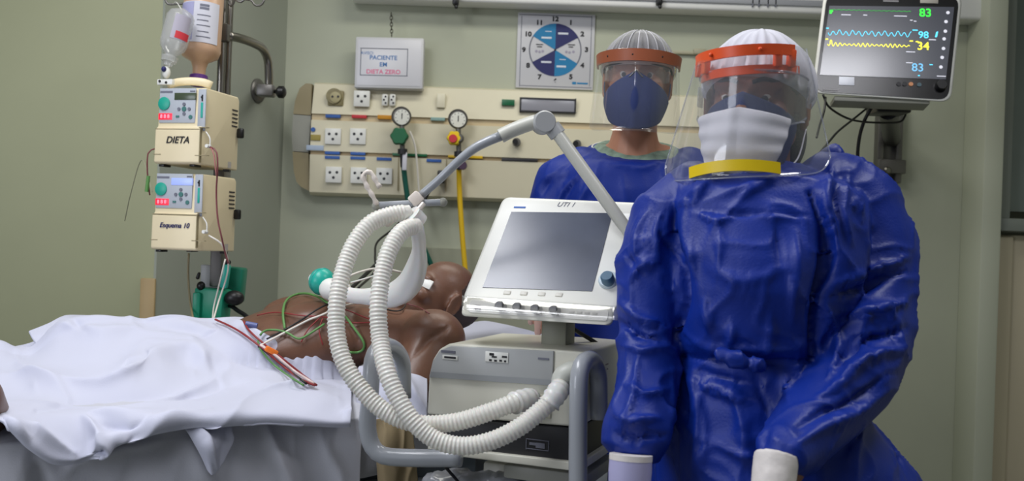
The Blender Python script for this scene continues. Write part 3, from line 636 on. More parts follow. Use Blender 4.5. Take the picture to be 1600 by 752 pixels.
# ---------------------------------------------------------------- infusion pumps
YAW = math.radians(14)
def pump(dy, label, top, lcd_m, words):
    FO = K(240, 200 + dy, 2.38)
    F = Fr(FO, (math.cos(YAW), -math.sin(YAW), 0))
    G = lambda x, y: (x, y + dy)
    t = thing('infusion_pump', label, 'pump', F.P(300, 262 + dy, -0.08), 'infusion pumps stacked on the pole')
    if dy > 0: FX = lambda x: x - 5
    else: FX = lambda x: x
    def P(x, y, o=0): return F.P(FX(x), y + dy, o)
    dep = 0.165
    # side profile extruded across: nose bulges at the bottom front
    q = MB(); Lx = P(247, 200); Rx = P(318, 200)
    wv = (Rx - Lx).dot(F.r)
    zt, zb_ = P(247, 137).z, P(247, 256).z; zm = P(247, 200).z
    def Q(x, o, z_): v = Lx + F.r * x + F.n * o; return Vector((v.x, v.y, z_))
    poly = [Q(0, -dep, zb_ - 0.002), Q(0, 0.010, zb_), Q(0, 0.014, zb_ + 0.004), Q(0, 0.012, zm - 0.004), Q(0, 0.002, zm + 0.004), Q(0, -0.002, zt - 0.006), Q(0, -0.008, zt), Q(0, -dep + 0.008, zt), Q(0, -dep, zt - 0.008)]
    b = bmesh.new(); vs = [b.verts.new(p) for p in poly]; f = b.faces.new(vs); r_ = bmesh.ops.extrude_face_region(b, geom=[f]); bmesh.ops.translate(b, vec=F.r * wv, verts=[v for v in r_['geom'] if isinstance(v, bmesh.types.BMVert)])
    bmesh.ops.recalc_face_normals(b, faces=b.faces); bmesh.ops.bevel(b, geom=list(b.edges), offset=0.0035, segments=3, profile=0.5, affect='EDGES'); q.bm(b)
    body = q.build('body', M_pump, t)
    # vents on the right side, screw
    SF = Fr(Lx + F.r * (wv + 0.0005), -F.n); 
    q = MB()
    for k in range(5): c_ = Q(wv, -dep + 0.022, P(247, 160 + k * 6.5).z); q.box(c_, (0.003, 0.026, 0.0035), F.M @ Matrix.Rotation(PI / 2, 3, 'X') )
    q.build('vent_slots', M_dark, body)
    q = MB(); q.box(Q(wv + 0.008, -dep + 0.004, P(247, 196).z), (0.018, 0.012, 0.026), RZ(-14), r=0.004); q.build('side_knob', M_black, t)
    q = MB(); q.box(Q(wv, -dep + 0.04, P(247, 250).z), (0.001, 0.016, 0.016), RZ(-14)); q.build('warning_mark', mat('grey_print', (170, 165, 158), 0.6), body)
    q = MB(); F2 = lambda x, y, w_, h_, o0, o1, r=0: F.box(q, FX(x), y + dy, w_, h_, o0, o1, r)
    F2(277, 165, 56, 54, 0.0, 0.0035, 0.001); pl_ = q.build('control_plate', mat('plate_blue_grey', (176, 182, 190), 0.4), t)
    q = MB(); F2(315, 172, 12, 66, 0.0, 0.003, 0.001); q.build('side_plate', mat('plate_blue_grey', (176, 182, 190), 0.4), t)
    q = MB(); F.disc(q, FX(316), 152 + dy, 1.5, 0.002, 0.005, 10); F2(316, 153, 2.2, 10, 0.0, 0.004); q.build('lock_mark', M_ink, t)
    q = MB(); F2(315, 172, 3.4, 24, 0.0, 0.0045, 0.001); q.build('teal_stripe', M_teal, t)
    q = MB(); F.disc(q, FX(257), 162 + dy, 9, 0.003, 0.0065, 28); q.build('round_button', mat('teal_button_pump', (30, 160, 138), 0.4), pl_)
    q = MB(); F2(289, 150.5, 33, 11, 0.0, 0.0045, 0.0005); q.build('lcd_window', lcd_m, pl_)
    q = MB(); F2(258, 182, 21, 10, 0.0, 0.0045, 0.0005); q.build('alarm_display', M_led, pl_)
    q = MB(); 
    for x in (252, 257.5, 263): F.text(q, '8', FX(x), 182 + dy, 6, 0.005)
    q.build('display_digits', mat('led_digit', (255, 150, 170), 0.5, emit=(255, 150, 170), estr=1.0), pl_)
    q = MB()
    for x, y in ((288, 163), (288, 178), (280, 170.5), (296, 170.5)): F.disc(q, FX(x), y + dy, 2.4, 0.003, 0.0055, 12)
    q.build('arrow_keys', M_ink2, pl_)
    q = MB(); F.disc(q, FX(288), 170.5 + dy, 3.5, 0.003, 0.0055, 16); F2(277, 182, 5, 3, 0.002, 0.005); F.disc(q, FX(298), 183 + dy, 3, 0.003, 0.005, 12); q.build('keys', mat('dark_teal_key', (60, 115, 110), 0.5), pl_)
    q = MB(); F2(260, 143.5, 19, 3, 0.002, 0.0042); F2(301, 142.5, 8, 2, 0.002, 0.0042); q.build('maker_print', M_ink2, pl_)
    q = MB(); F2(277, 201.5, 70, 1.1, 0.006, 0.0125); F2(316.5, 199, 12, 1, 0.0, 0.0135); F2(311.5, 228, 1.1, 52, 0.006, 0.0142); F2(245, 241, 12, 1.1, 0.006, 0.0142); F2(314, 243, 20, 1.1, 0.006, 0.0142); q.build('door_seam', M_tan, t)
    q = MB(); f_ = F.text(q, words, FX(277), 219 + dy, 11 if dy == 0 else 8, 0.0142, bold=0.0003, shear=0.25); q.build('handwriting', M_ink if dy == 0 else M_navy, t)
    q = MB(); 
    for x in (252, 300): F2(x, 258.5, 8, 3.5, -0.03, 0.0, 0.001)
    c_ = Q(wv * 0.9, -dep + 0.03, zb_ - 0.004); q.box(c_, (0.016, 0.016, 0.008)); q.build('rubber_feet', M_black, t)
    q = MB(); F.disc(q, FX(328), 229 + dy, 2.6, 0.0, 0.016, 12); q.tube(spline([P(322, 206, 0.012), P(328, 216, 0.012), P(328, 229, 0.012)], 0.004), 0.0016, 6); q.build('line_clip', M_white, t)
    if top:
        q = MB(); pts = [P(262, 134, -0.04), P(275, 129, -0.04), P(297, 127, -0.05), P(318, 129, -0.06), P(331, 134, -0.07)]
        q.tube(spline(pts, 0.01), 0.008, 12, flat=(1.3, 0.5, (0, 0, 1))); q.build('carry_handle', M_pump, t, angle=180)
    return F, P
F1, P1 = pump(0, 'upper cream infusion pump with dieta handwritten on its door', True, M_lcd, 'DIETA')
F2_, P2 = pump(133.5, 'lower cream infusion pump with lit blue display and small dark handwriting', False, M_lcdb, 'Esquema 10')
q = MB(); F1.box(q, 257, 128, 24, 9, -0.02, -0.008, 0.002); q.build('roller_clip', M_white, bpy.data.objects['infusion_pump'])
q = MB(); F1.disc(q, 250, 127, 1.8, -0.009, -0.006, 8); F1.disc(q, 260, 129, 1.8, -0.009, -0.006, 8); q.build('clip_holes', M_ink, bpy.data.objects['infusion_pump'])
q = MB(); q.box(K(345, 330, 2.55), (0.03, 0.06, 0.40), r=0.004); q.build('pump_rail', M_steelb, pole)

# ---------------------------------------------------------------- hanging bottles
def bottle(name, label, top, bot, rad_prof, m, par=None):
    t = thing(name, label, 'bottle', bot); ax = (Vector(top) - Vector(bot)); L = ax.length
    M = Matrix.Translation(Vector(bot)) @ ax.to_track_quat('Z', 'Y').to_matrix().to_4x4()
    q = MB(); q.lathe([(r, z_ * L) for z_, r in rad_prof], M, 32); o = q.build('bottle_body', m, t, angle=60); return t, M, L
t, M, L = bottle('saline_bottle', 'clear hanging saline bottle with a red label strip', K(286, 14, 2.42), K(262, 103, 2.40),
    [(0.0, 0.010), (0.06, 0.012), (0.07, 0.019), (0.16, 0.020), (0.18, 0.013), (0.22, 0.018), (0.3, 0.030), (0.4, 0.034), (0.85, 0.034), (0.93, 0.028), (0.98, 0.012), (1.0, 0.006)], M_bottle)
q = MB(); nl = 10
def arcpatch(M, r, z0, z1, a0, a1, th=0.0008, n=10):
    vs = []; fs = []
    for i in range(n + 1):
        a_ = a0 + (a1 - a0) * i / n
        for r_, z_ in ((r, z0), (r, z1), (r + th, z1), (r + th, z0)): vs.append(M @ Vector((r_ * math.cos(a_), r_ * math.sin(a_), z_)))
    for i in range(n):
        for k in range(4): fs.append((i * 4 + k, i * 4 + (k + 1) % 4, (i + 1) * 4 + (k + 1) % 4, (i + 1) * 4 + k))
    fs += [(0, 1, 2, 3), (n * 4 + 3, n * 4 + 2, n * 4 + 1, n * 4)]; return vs, fs
def ang(M, px_dir):  # angle whose outward direction is closest to the given world direction
    v = M.to_3x3().inverted() @ Vector(px_dir); return math.atan2(v.y, v.x)
a_c = ang(M, (0.1, -1, 0))
q = MB().add(*arcpatch(M, 0.0343, L * 0.42, L * 0.84, a_c - 0.1, a_c + 1.1)); q.build('bottle_label', mat('faint_label', (170, 165, 178), 0.6), t)
q = MB().add(*arcpatch(M, 0.0350, L * 0.44, L * 0.56, a_c + 0.2, a_c + 1.25)); q.build('red_strip', M_red, t)
q = MB(); q.ell(K(260, 113, 2.40), (0.010, 0.010, 0.016)); q.build('drip_chamber', M_white, t); q = MB(); q.ell(K(256, 108, 2.39), (0.006, 0.006, 0.007)); q.build('blue_cap', M_navy, t)
q = MB(); q.tube(spline([K(284, 16, 2.42), K(276, 4, 2.5), K(270, 6, 2.6)], 0.006), 0.0015, 6); q.build('hanger', M_white, t)
t, M, L = bottle('feed_bottle', 'large inverted feeding bottle of beige formula with a printed label', K(321, -30, 2.52), K(310, 127, 2.50),
    [(0.0, 0.019), (0.012, 0.020), (0.06, 0.020), (0.065, 0.016), (0.13, 0.017), (0.19, 0.022), (0.24, 0.046), (0.30, 0.051), (0.34, 0.050), (0.9, 0.050), (0.97, 0.04), (1.0, 0.012)], M_feed)
q = MB().add(*arcpatch(M, 0.0505, L * 0.34, L * 0.74, ang(M, (0, -1, 0)) - 1.25, ang(M, (0, -1, 0)) + 1.2, n=18)); lb = q.build('bottle_label', M_label, t)
q = MB().add(*arcpatch(M, 0.0512, L * 0.36, L * 0.73, ang(M, (0, -1, 0)) - 1.2, ang(M, (0, -1, 0)) - 0.15, n=10)); q.build('lilac_band', M_lab2, lb)
ac = ang(M, (0, -1, 0)); q = MB()
for i, (z_, a0_, a1_) in enumerate(((0.69, 0.15, 0.6), (0.66, 0.15, 0.6), (0.60, 0.05, 0.7), (0.55, 0.05, 0.6), (0.50, 0.05, 0.7), (0.44, 0.1, 0.65), (0.39, 0.05, 0.75))): q.add(*arcpatch(M, 0.0513, L * z_, L * (z_ + (0.022 if i < 2 else 0.008)), ac + a0_, ac + a1_, n=5))
q.build('label_print', M_ink2, lb)
q = MB(); q.lathe([(0.021, -0.012), (0.023, -0.01), (0.023, 0.014), (0.0205, 0.016)], M, 28); q.build('purple_cap', M_purple, t)

# ---------------------------------------------------------------- green cups below the pumps
gc = thing('feeding_set_holder', 'green plastic clamp holder with cups under the lower pump', 'holder', K(338, 500, 2.55))
q = MB(); q.box(K(332, 476, 2.52), (0.082, 0.055, 0.085), Matrix.Rotation(math.radians(3), 3, 'Y') @ RZ(-10), r=0.006); q.build('front_cup', M_gcup, gc)
q = MB(); q.box(K(367, 445, 2.60), (0.05, 0.05, 0.095), Matrix.Rotation(math.radians(4), 3, 'Y'), r=0.006); q.build('rear_cup', mat('green_shade_plastic', (18, 122, 96), 0.4), gc)
q = MB(); q.box(K(309, 478, 2.5), (0.02, 0.03, 0.07), r=0.004); q.build('side_clip', M_gcup, gc)
q = MB(); q.box(K(352, 432, 2.5), (0.020, 0.02, 0.065), Matrix.Rotation(math.radians(6), 3, 'Y'), r=0.006); q.build('lever', M_teal, gc)
q = MB(); q.ell(K(355, 410, 2.5), (0.010, 0.010, 0.008)); q.ell(K(314, 447, 2.5), (0.011, 0.011, 0.012)); q.cap2(K(311, 428, 2.5), 0.004, K(309, 434, 2.5), 0.005); q.ell(K(366, 466, 2.5), (0.026, 0.02, 0.020)); q.build('black_knobs', M_black, gc)
q = MB(); q.box(K(330, 440, 2.58), (0.05, 0.03, 0.09), r=0.003); q.build('grey_block', M_ventg, gc)
cable('black_hose', 'black hose ends sticking out beside the green holder', [K(345, 480, 2.55), K(360, 478, 2.52), K(372, 486, 2.5), K(385, 494, 2.48), K(392, 505, 2.46)], 0.006, M_black)

# ---------------------------------------------------------------- bed
N0 = Vector((-0.29, 1.80, 0)); ad = Vector((0.906, 0.423, 0)).normalized(); pd_ = Vector((-ad.y, ad.x, 0))
def bed(s, a, z_=0): v = N0 + ad * s + pd_ * a; return Vector((v.x, v.y, z_))   # s towards the head, a across from the near edge
def ctr(px, a):
    "plan point of pixel column px at distance a from the near edge"
    k = (px - 800) / FPX; B = N0 + pd_ * a; s = (k * B.y - B.x) / (ad.x - k * ad.y); return B + ad * s
def bz(px, py, a):
    v = ctr(px, a); h = (py - 376 - (px - 800) * ST / CT) * v.y / FPX; return Vector((v.x, v.y, CZ - h))
bedo = thing('hospital_bed', 'hospital bed with pale mattress partly covered by rumpled white sheets', 'bed', bed(-0.6, 0.42))
def slab(s0, s1, z0, z1, th, a0=0.0, a1=0.84, r=0.03):
    b = bmesh.new(); bmesh.ops.create_cube(b, size=1)
    for v in b.verts:
        s_ = s0 if v.co.x < 0 else s1; a_ = a0 if v.co.y < 0 else a1; zz = (z0 if v.co.x < 0 else z1) - (th if v.co.z < 0 else 0); v.co = bed(s_, a_, zz)
    bmesh.ops.bevel(b, geom=list(b.edges), offset=r, segments=4, profile=0.5, affect='EDGES'); return b
q = MB().bm(slab(-1.45, 0.05, 0.90, 0.90, 0.12, a0=0.012)).bm(slab(0.0, 0.60, 0.90, 0.985, 0.12)); q.build('mattress', M_linen2, bedo)
q = MB().bm(slab(-1.42, 0.58, 0.775, 0.775, 0.05, 0.02, 0.82, 0.01)); 
for s_ in (-1.3, 0.45):
    for a_ in (0.12, 0.72): q.box(bed(s_, a_, 0.40), (0.05, 0.05, 0.66), RZ(25), r=0.006)
q.box(bed(-0.43, 0.42, 0.14), (1.8, 0.5, 0.05), RZ(25), r=0.01); q.build('bed_frame', M_handle, bedo)
q = MB()
for s_ in (-1.3, 0.45):
    for a_ in (0.12, 0.72): q.tube([bed(s_, a_, 0.06) - pd_ * 0.014, bed(s_, a_, 0.06) + pd_ * 0.014], 0.06, 20)
q.build('casters', M_black, bedo)

def patch(name, rows, m, nu, nv, thick=0.004, fl=None, wr=None, parent=None, edge_noise=0.0):
    "cloth from rows of control points, smoothly interpolated"
    R = [[Vector(p) for p in r] for r in rows]
    def cr(P, t):
        n = len(P) - 1; x = t * n; i = min(int(x), n - 1); f = x - i
        p1, p2 = P[i], P[i + 1]; p0 = P[i - 1] if i > 0 else p1 * 2 - p2; p3 = P[i + 2] if i + 2 <= n else p2 * 2 - p1
        return 0.5 * ((2 * p1) + (p2 - p0) * f + (2 * p0 - 5 * p1 + 4 * p2 - p3) * f * f + (3 * p1 - p0 - 3 * p2 + p3) * f ** 3)
    cols = [[cr(r, u / nu) for r in R] for u in range(nu + 1)]
    vs = [cr(c, v / nv) for c in cols for v in range(nv + 1)]
    fs = [(u * (nv + 1) + v, u * (nv + 1) + v + 1, (u + 1) * (nv + 1) + v + 1, (u + 1) * (nv + 1) + v) for u in range(nu) for v in range(nv)]
    me = bpy.data.meshes.new(name); me.from_pydata([tuple(v) for v in vs], [], fs); me.update()
    # normals up/toward camera
    no = getno(me); co = getco(me); view = co - np.array([0, 0, CZ])
    if (no * view).sum() > 0: me.flip_normals()
    if wr:
        for a in wr: wrinkle(me, *a[:2], **(a[2] if len(a) > 2 else {}))
    if fl: folds(me, fl)
    me = evalmesh(me, [('SOLIDIFY', dict(thickness=thick, offset=-1)), ('SUBSURF', dict(levels=1, render_levels=1))])
    return link(me, name, m, parent, 180, recalc=False)
# mattress cover hanging along the near side
xs = [-60, 60, 180, 300, 420, 500, 545, 575]
rows = [[bz(x, y, 0.10) for x, y in zip(xs, [640, 640, 632, 625, 622, 622, 622, 622])],
        [bz(x, y, -0.005) for x, y in zip(xs, [690, 688, 672, 660, 655, 652, 651, 650])],
        [bz(x, y, -0.022) for x, y in zip(xs, [712, 708, 694, 682, 676, 673, 670, 668])],
        [bz(x, y, -0.028) for x, y in zip(xs, [820, 815, 800, 790, 780, 775, 765, 760])],
        [bz(x, y, -0.03) for x, y in zip(xs, [960, 955, 940, 930, 920, 905, 895, 880])]]
cover = patch('hanging_cover', rows, M_linen2, 110, 60, wr=[(7, 0.012, dict(stretch=(1, 1, 0.25), ridged=False, seed=3)), (18, 0.003, dict(stretch=(1, 1, 0.4), seed=9))],
    fl=[([(415, 660), (440, 730), (470, 800)], 16, 0.02), ([(300, 690), (350, 800)], 30, 0.014), ([(120, 735), (200, 700), (250, 690)], 16, 0.012), ([(500, 670), (530, 740), (540, 800)], 22, 0.012), ([(60, 720), (90, 800)], 22, -0.012)], parent=bedo)
# the white top sheet over legs and belly
xs = [-140, -60, 0, 30, 60, 100, 150, 210, 270, 330, 385, 430, 480, 530, 558]
Y0 = [600, 590, 575, 572, 568, 540, 532, 530, 528, 526, 522, 530, 560, 590, 600]
Y1 = [545, 540, 534, 548, 549, 508, 497, 502, 500, 500, 500, 515, 543, 566, 592]
Y1b = [560, 556, 552, 562, 560, 530, 516, 512, 508, 506, 508, 525, 552, 580, 604]
Y2 = [592, 588, 584, 582, 574, 560, 546, 540, 534, 530, 532, 545, 568, 595, 615]
Y3 = [620, 618, 612, 608, 604, 598, 592, 588, 584, 580, 578, 582, 598, 612, 626]
Y4 = [650, 645, 638, 636, 636, 634, 632, 628, 622, 616, 612, 612, 620, 630, 640]
Y5 = [676, 670, 655, 662, 690, 708, 705, 668, 656, 652, 651, 650, 653, 656, 656]
Y6 = [690, 684, 662, 676, 704, 728, 722, 690, 676, 666, 663, 660, 664, 668, 668]
A = [0.72, 0.50, 0.44, 0.36, 0.24, 0.10, 0.005, 0.0, -0.05]
def bzc(x, y, a):
    v = bz(x, y, a)
    if a == 0.005: return Vector((v.x, v.y, 0.936))
    if v.z < 0.925 and a < 0.08: return bz(x, y, -0.06)
    if a < 0.3: v.z = max(v.z, 0.938)
    return v
rows = [[bzc(x, y, a) for x, y in zip(xs, Y)] for Y, a in zip([Y0, Y1, Y1b, Y2, Y3, Y4, [y_ + 8 for y_ in Y4], Y5, Y6], A)]
top = patch('sheet_body', rows, M_sheet, 200, 110, wr=[(4, 0.014, dict(stretch=(1, 1, 1), ridged=False, seed=1)), (5, 0.008, dict(seed=4))],
    fl=[(p_, w_ * 1.15, a_ * (2.3 if w_ >= 14 else 1.5 if w_ >= 9 else 0.9)) for p_, w_, a_ in [([(20, 560), (60, 590), (110, 630)], 18, 0.014), ([(100, 508), (150, 520), (210, 512)], 14, 0.008), ([(110, 495), (120, 510), (130, 520)], 8, -0.012),
        ([(230, 500), (300, 512), (360, 530)], 12, 0.016), ([(250, 512), (330, 530), (385, 545)], 10, -0.012), ([(300, 540), (240, 580), (170, 610)], 24, 0.014), ([(330, 560), (345, 600)], 14, -0.010), ([(300, 545), (330, 575), (350, 600)], 20, 0.012),
        ([(60, 640), (160, 632), (280, 615), (400, 600)], 10, -0.018), ([(60, 615), (160, 606), (300, 590)], 24, 0.015), ([(140, 660), (165, 690), (150, 720)], 10, 0.018), ([(150, 650), (200, 650), (250, 640)], 12, 0.016), ([(160, 672), (200, 668), (230, 655)], 7, -0.018), ([(175, 688), (195, 680), (200, 690)], 8, 0.014),
        ([(180, 705), (240, 665), (330, 638)], 10, 0.012), ([(20, 655), (70, 690), (120, 715)], 12, 0.016), ([(400, 560), (470, 585), (540, 605)], 16, 0.015), ([(380, 555), (450, 582), (520, 602)], 9, -0.013), ([(380, 600), (450, 606), (520, 622)], 18, 0.010), ([(480, 590), (500, 600), (540, 612)], 7, -0.012), ([(530, 640), (556, 640)], 8, 0.012), ([(420, 530), (480, 552), (530, 572)], 8, 0.012)]])
blk = thing('top_sheet', 'bright white rumpled sheet drawn over the patient\'s legs and belly', 'sheet', bed(-0.4, 0.4, 0.9))
ORG[top.name] = ORG[top.name]; top.parent = blk; top.location = ORG[top.name] - Vector(blk.location)
# raised folded flap at the far side and hanging corner
rows = [[K(x, y, d) for x, y, d in r] for r in (
    [(44, 517, 2.08), (75, 505, 2.12), (108, 491, 2.2), (160, 493, 2.25), (215, 500, 2.3), (270, 508, 2.3)],
    [(50, 528, 2.05), (80, 520, 2.08), (115, 506, 2.14), (165, 505, 2.2), (220, 508, 2.24), (270, 514, 2.25)],
    [(62, 546, 2.02), (85, 538, 2.04), (120, 524, 2.08), (170, 518, 2.14), (225, 516, 2.18), (268, 520, 2.2)])]
f_ = patch('folded_flap', rows, M_sheet, 50, 16, thick=0.006, wr=[(12, 0.004, dict(ridged=False, seed=8))], fl=[([(105, 496), (118, 508), (128, 520)], 6, 0.008)]); f_.parent = blk; f_.location = ORG[f_.name] - Vector(blk.location)
rows = [[bz(x, y, a) for x, y, a in r] for r in (
    [(268, 655, -0.03), (300, 650, -0.03), (335, 645, -0.03), (368, 640, -0.035)],
    [(296, 668, -0.05), (320, 672, -0.055), (345, 675, -0.055), (374, 672, -0.05)],
    [(318, 700, -0.06), (334, 700, -0.075), (350, 702, -0.07), (378, 690, -0.055)],
    [(336, 738, -0.06), (342, 744, -0.07), (350, 742, -0.07), (364, 724, -0.06)])]
f_ = patch('hanging_corner', rows, M_sheet, 30, 40, thick=0.004, wr=[(14, 0.004, dict(ridged=False, seed=5))], fl=[([(300, 655), (330, 690), (345, 735)], 8, 0.012), ([(350, 655), (358, 690), (350, 730)], 8, -0.008)]); f_.parent = blk; f_.location = ORG[f_.name] - Vector(blk.location)
# pillow sheet at the head and white cloth beside the arm
pw = MB(); b = slab(0.22, 0.60, 0.975, 1.03, 0.06, 0.14, 0.74, 0.035); pw.bm(b)
pm = evalmesh(pw.mesh(), [('SUBSURF', dict(levels=3, render_levels=3))]); wrinkle(pm, 9, 0.004, ridged=False); pl_ = link(pm, 'pillow', M_sheet, None, 180); tag(pl_, 'flat white pillow under the patient\'s head at the bed\'s end', 'pillow')
rows = [[K(x, y, d) for x, y, d in r] for r in (
    [(560, 572, 2.0), (600, 570, 1.98), (640, 566, 1.98), (662, 572, 1.99)],
    [(556, 592, 1.9), (600, 590, 1.9), (645, 582, 1.90), (667, 590, 1.90)],
    [(556, 620, 1.86), (600, 618, 1.85), (645, 615, 1.84), (668, 625, 1.84)],
    [(560, 660, 1.83), (600, 665, 1.82), (645, 668, 1.81), (668, 662, 1.82)])]
us = patch('folded_towel', rows, M_sheet, 40, 40, thick=0.008, wr=[(10, 0.008, dict(ridged=False, seed=2))], fl=[([(590, 600), (640, 610), (665, 640)], 10, 0.012), ([(600, 625), (650, 650)], 10, -0.012), ([(635, 575), (650, 620)], 8, 0.010)]); tag(us, 'crumpled white cloth between the patient\'s arm and the ventilator', 'cloth')
rows = [[K(x, y, d) for x, y, d in r] for r in (
    [(590, 655, 1.80), (610, 655, 1.79), (628, 655, 1.79), (645, 655, 1.80)],
    [(588, 700, 1.79), (610, 700, 1.77), (632, 700, 1.78), (648, 700, 1.79)],
    [(592, 760, 1.79), (612, 760, 1.77), (636, 760, 1.78), (655, 760, 1.79)],
    [(595, 840, 1.79), (615, 840, 1.77), (640, 840, 1.78), (665, 840, 1.79)])]
us = patch('beige_drape', rows, mat('beige_cloth', (138, 122, 92), 0.85, var=0.12, vscale=18, stretch=(1, 1, 0.2)), 30, 40, thick=0.006, wr=[(20, 0.016, dict(stretch=(1, 1, 0.12), ridged=False, seed=2)), (30, 0.006, dict(stretch=(1, 1, 0.2), seed=3))]); tag(us, 'beige cloth hanging from the bed edge behind the tube loop', 'cloth')
# ---------------------------------------------------------------- head builder
def head_prims(q, M, neck=True, s=1.0, hair=False):
    "face towards local -Y; crown z=+0.118, chin z=-0.112 (metres * s)"
    R3 = M.to_3x3(); 
    def T(p): return M @ (Vector(p) * s)
    def E(c, r, rot=None): q.ell(T(c), tuple(x * s for x in r), R3 @ rot if rot else R3, 28)
    def Cp(a, ra, b, rb): q.cap2(T(a), ra * s, T(b), rb * s, 14)
    E((0, 0.022, 0.035), (0.075, 0.095, 0.084)); E((0, -0.012, 0.0), (0.066, 0.078, 0.085)); E((0, -0.022, -0.045), (0.056, 0.062, 0.055))
    E((0, -0.048, -0.085), (0.034, 0.034, 0.026)); Cp((0, -0.068, -0.093), 0.017, (0, -0.06, -0.085), 0.02)
    for x in (-1, 1):
        Cp((x * 0.052, 0.0, -0.05), 0.018, (x * 0.026, -0.055, -0.09), 0.018)     # jaw line
        E((x * 0.042, -0.058, -0.018), (0.024, 0.024, 0.02))                      # cheek
        Cp((x * 0.012, -0.084, 0.028), 0.010, (x * 0.046, -0.07, 0.026), 0.010)   # brow
        E((x * 0.031, -0.0735, 0.004), (0.0145, 0.011, 0.0085))                   # eyelids
        E((x * 0.012, -0.096, -0.031), (0.009, 0.010, 0.008))                     # nostril wing
        # ear
        rot = Matrix.Rotation(math.radians(22 * x), 3, 'Z')
        E((x * 0.078, 0.012, -0.005), (0.007, 0.018, 0.031), rot); 
        ring = [T((x * (0.081 + 0.005 * (math.sin(a_) * 0.2 + 0.8)), 0.014 + 0.016 * math.cos(a_), 0.0 + 0.030 * math.sin(a_))) for a_ in [2 * PI * k / 18 for k in range(18)]]
        q.tube(ring, 0.0042 * s, 8, closed=True); E((x * 0.080, 0.006, -0.034), (0.006, 0.008, 0.009))
    Cp((0, -0.082, 0.022), 0.009, (0, -0.108, -0.022), 0.012); E((0, -0.110, -0.026), (0.011, 0.011, 0.010))
    Cp((-0.017, -0.080, -0.052), 0.0065, (0.017, -0.080, -0.052), 0.0065); E((0, -0.087, -0.050), (0.018, 0.008, 0.005)); E((0, -0.085, -0.060), (0.016, 0.009, 0.006))
    if neck: Cp((0, 0.022, -0.05), 0.054, (0, 0.030, -0.17), 0.058)
def eyes(par, M, s=1.0, name='eye'):
    for x in (-1, 1):
        c_ = M @ (Vector((x * 0.031, -0.0725, 0.0045)) * s); q = MB(); q.ell(c_, (0.0118 * s,) * 3, M.to_3x3(), 20); e = q.build('eyeball', M_eye, par)
        q = MB(); q.lathe([(0.0056 * s, 0), (0.0054 * s, 0.0012), (0.003 * s, 0.002)], Matrix.Translation(c_ + M.to_3x3() @ Vector((0, -0.0112 * s, 0))) @ (M.to_3x3() @ Matrix.Rotation(PI / 2, 3, 'X')).to_4x4(), 16); q.build('iris', M_ink, e)
def brows(par, M, s=1.0):
    q = MB()
    for x in (-1, 1): q.tube(spline([M @ (Vector(p) * s) for p in ((x * 0.012, -0.0945, 0.030), (x * 0.030, -0.088, 0.036), (x * 0.050, -0.073, 0.031))], 0.004), 0.0036 * s, 8, flat=(0.9, 0.6, (0, 0, 1)))
    q.build('eyebrows', M_hair, par, angle=180)
def hand_prims(q, wr, f, n, side, curl=0.5, s=1.0, spread=0.0, fat=1.0):
    "wr wrist point, f direction of the fingers, n palm normal (fingers curl that way), side = thumb direction"
    f = Vector(f).normalized(); n = Vector(n); n = (n - f * n.dot(f)).normalized(); sd = Vector(side); sd = (sd - f * sd.dot(f) - n * sd.dot(n)).normalized()
    W0 = Vector(wr); P = lambda a, b, c_: W0 + f * a * s + sd * b * s + n * c_ * s
    for b0, b1 in ((0.012, 0.030), (0.004, 0.010), (-0.006, -0.010), (-0.014, -0.029)): q.cap2(P(0.0, b0, 0), 0.0155 * s * fat, P(0.088, b1, 0.002), 0.0115 * s * fat)
    q.cap2(P(0.02, 0.018, 0.008), 0.016 * s, P(0.055, 0.026, 0.010), 0.014 * s)
    for i, (b, L) in enumerate(((0.031, 0.068), (0.0105, 0.078), (-0.0105, 0.072), (-0.030, 0.056))):
        p = P(0.090 - (0.006 if i in (0,) else 0.010 if i == 3 else 0), b, 0.002); d = (f + sd * spread * (1.5 - i) * 0.12).normalized(); r = 0.0092 * s * fat * (1 if i < 3 else 0.88); a_ = 0
        for k, fr in enumerate((0.45, 0.31, 0.24)):
            a_ += curl * (0.55 if k == 0 else 0.8 if k == 1 else 0.6); dd = (d * math.cos(a_) + n * math.sin(a_)).normalized(); p2 = p + dd * L * fr * s; q.cap2(p, r, p2, r * 0.93, 12); p = p2; r *= 0.93
    p = P(0.022, 0.028, 0.008); d1 = (f * 0.72 + sd * 0.62 + n * 0.30).normalized(); p2 = p + d1 * 0.040 * s; q.cap2(p, 0.013 * s * fat, p2, 0.0105 * s * fat)
    d2 = (f * 0.92 + sd * 0.22 + n * (0.2 + curl * 0.4)).normalized(); p3 = p2 + d2 * 0.030 * s; q.cap2(p2, 0.0105 * s * fat, p3, 0.0095 * s * fat); d3 = (f + n * (0.2 + curl * 0.6)).normalized(); q.cap2(p3, 0.0095 * s * fat, p3 + d3 * 0.024 * s, 0.0082 * s * fat)
def visor(par, M, pts_fn, name, m, nu=40, nv=24, th=0.0008):
    vs = []; fs = []
    for i in range(nu + 1):
        for j in range(nv + 1): vs.append(M @ Vector(pts_fn(i / nu, j / nv)))
    fs = [(i * (nv + 1) + j, (i + 1) * (nv + 1) + j, (i + 1) * (nv + 1) + j + 1, i * (nv + 1) + j + 1) for i in range(nu) for j in range(nv)]
    me = bpy.data.meshes.new(name); me.from_pydata([tuple(v) for v in vs], [], fs); me.update()
    me = evalmesh(me, [('SOLIDIFY', dict(thickness=th, offset=0))]); return link(me, name, m, par, 180, recalc=False)
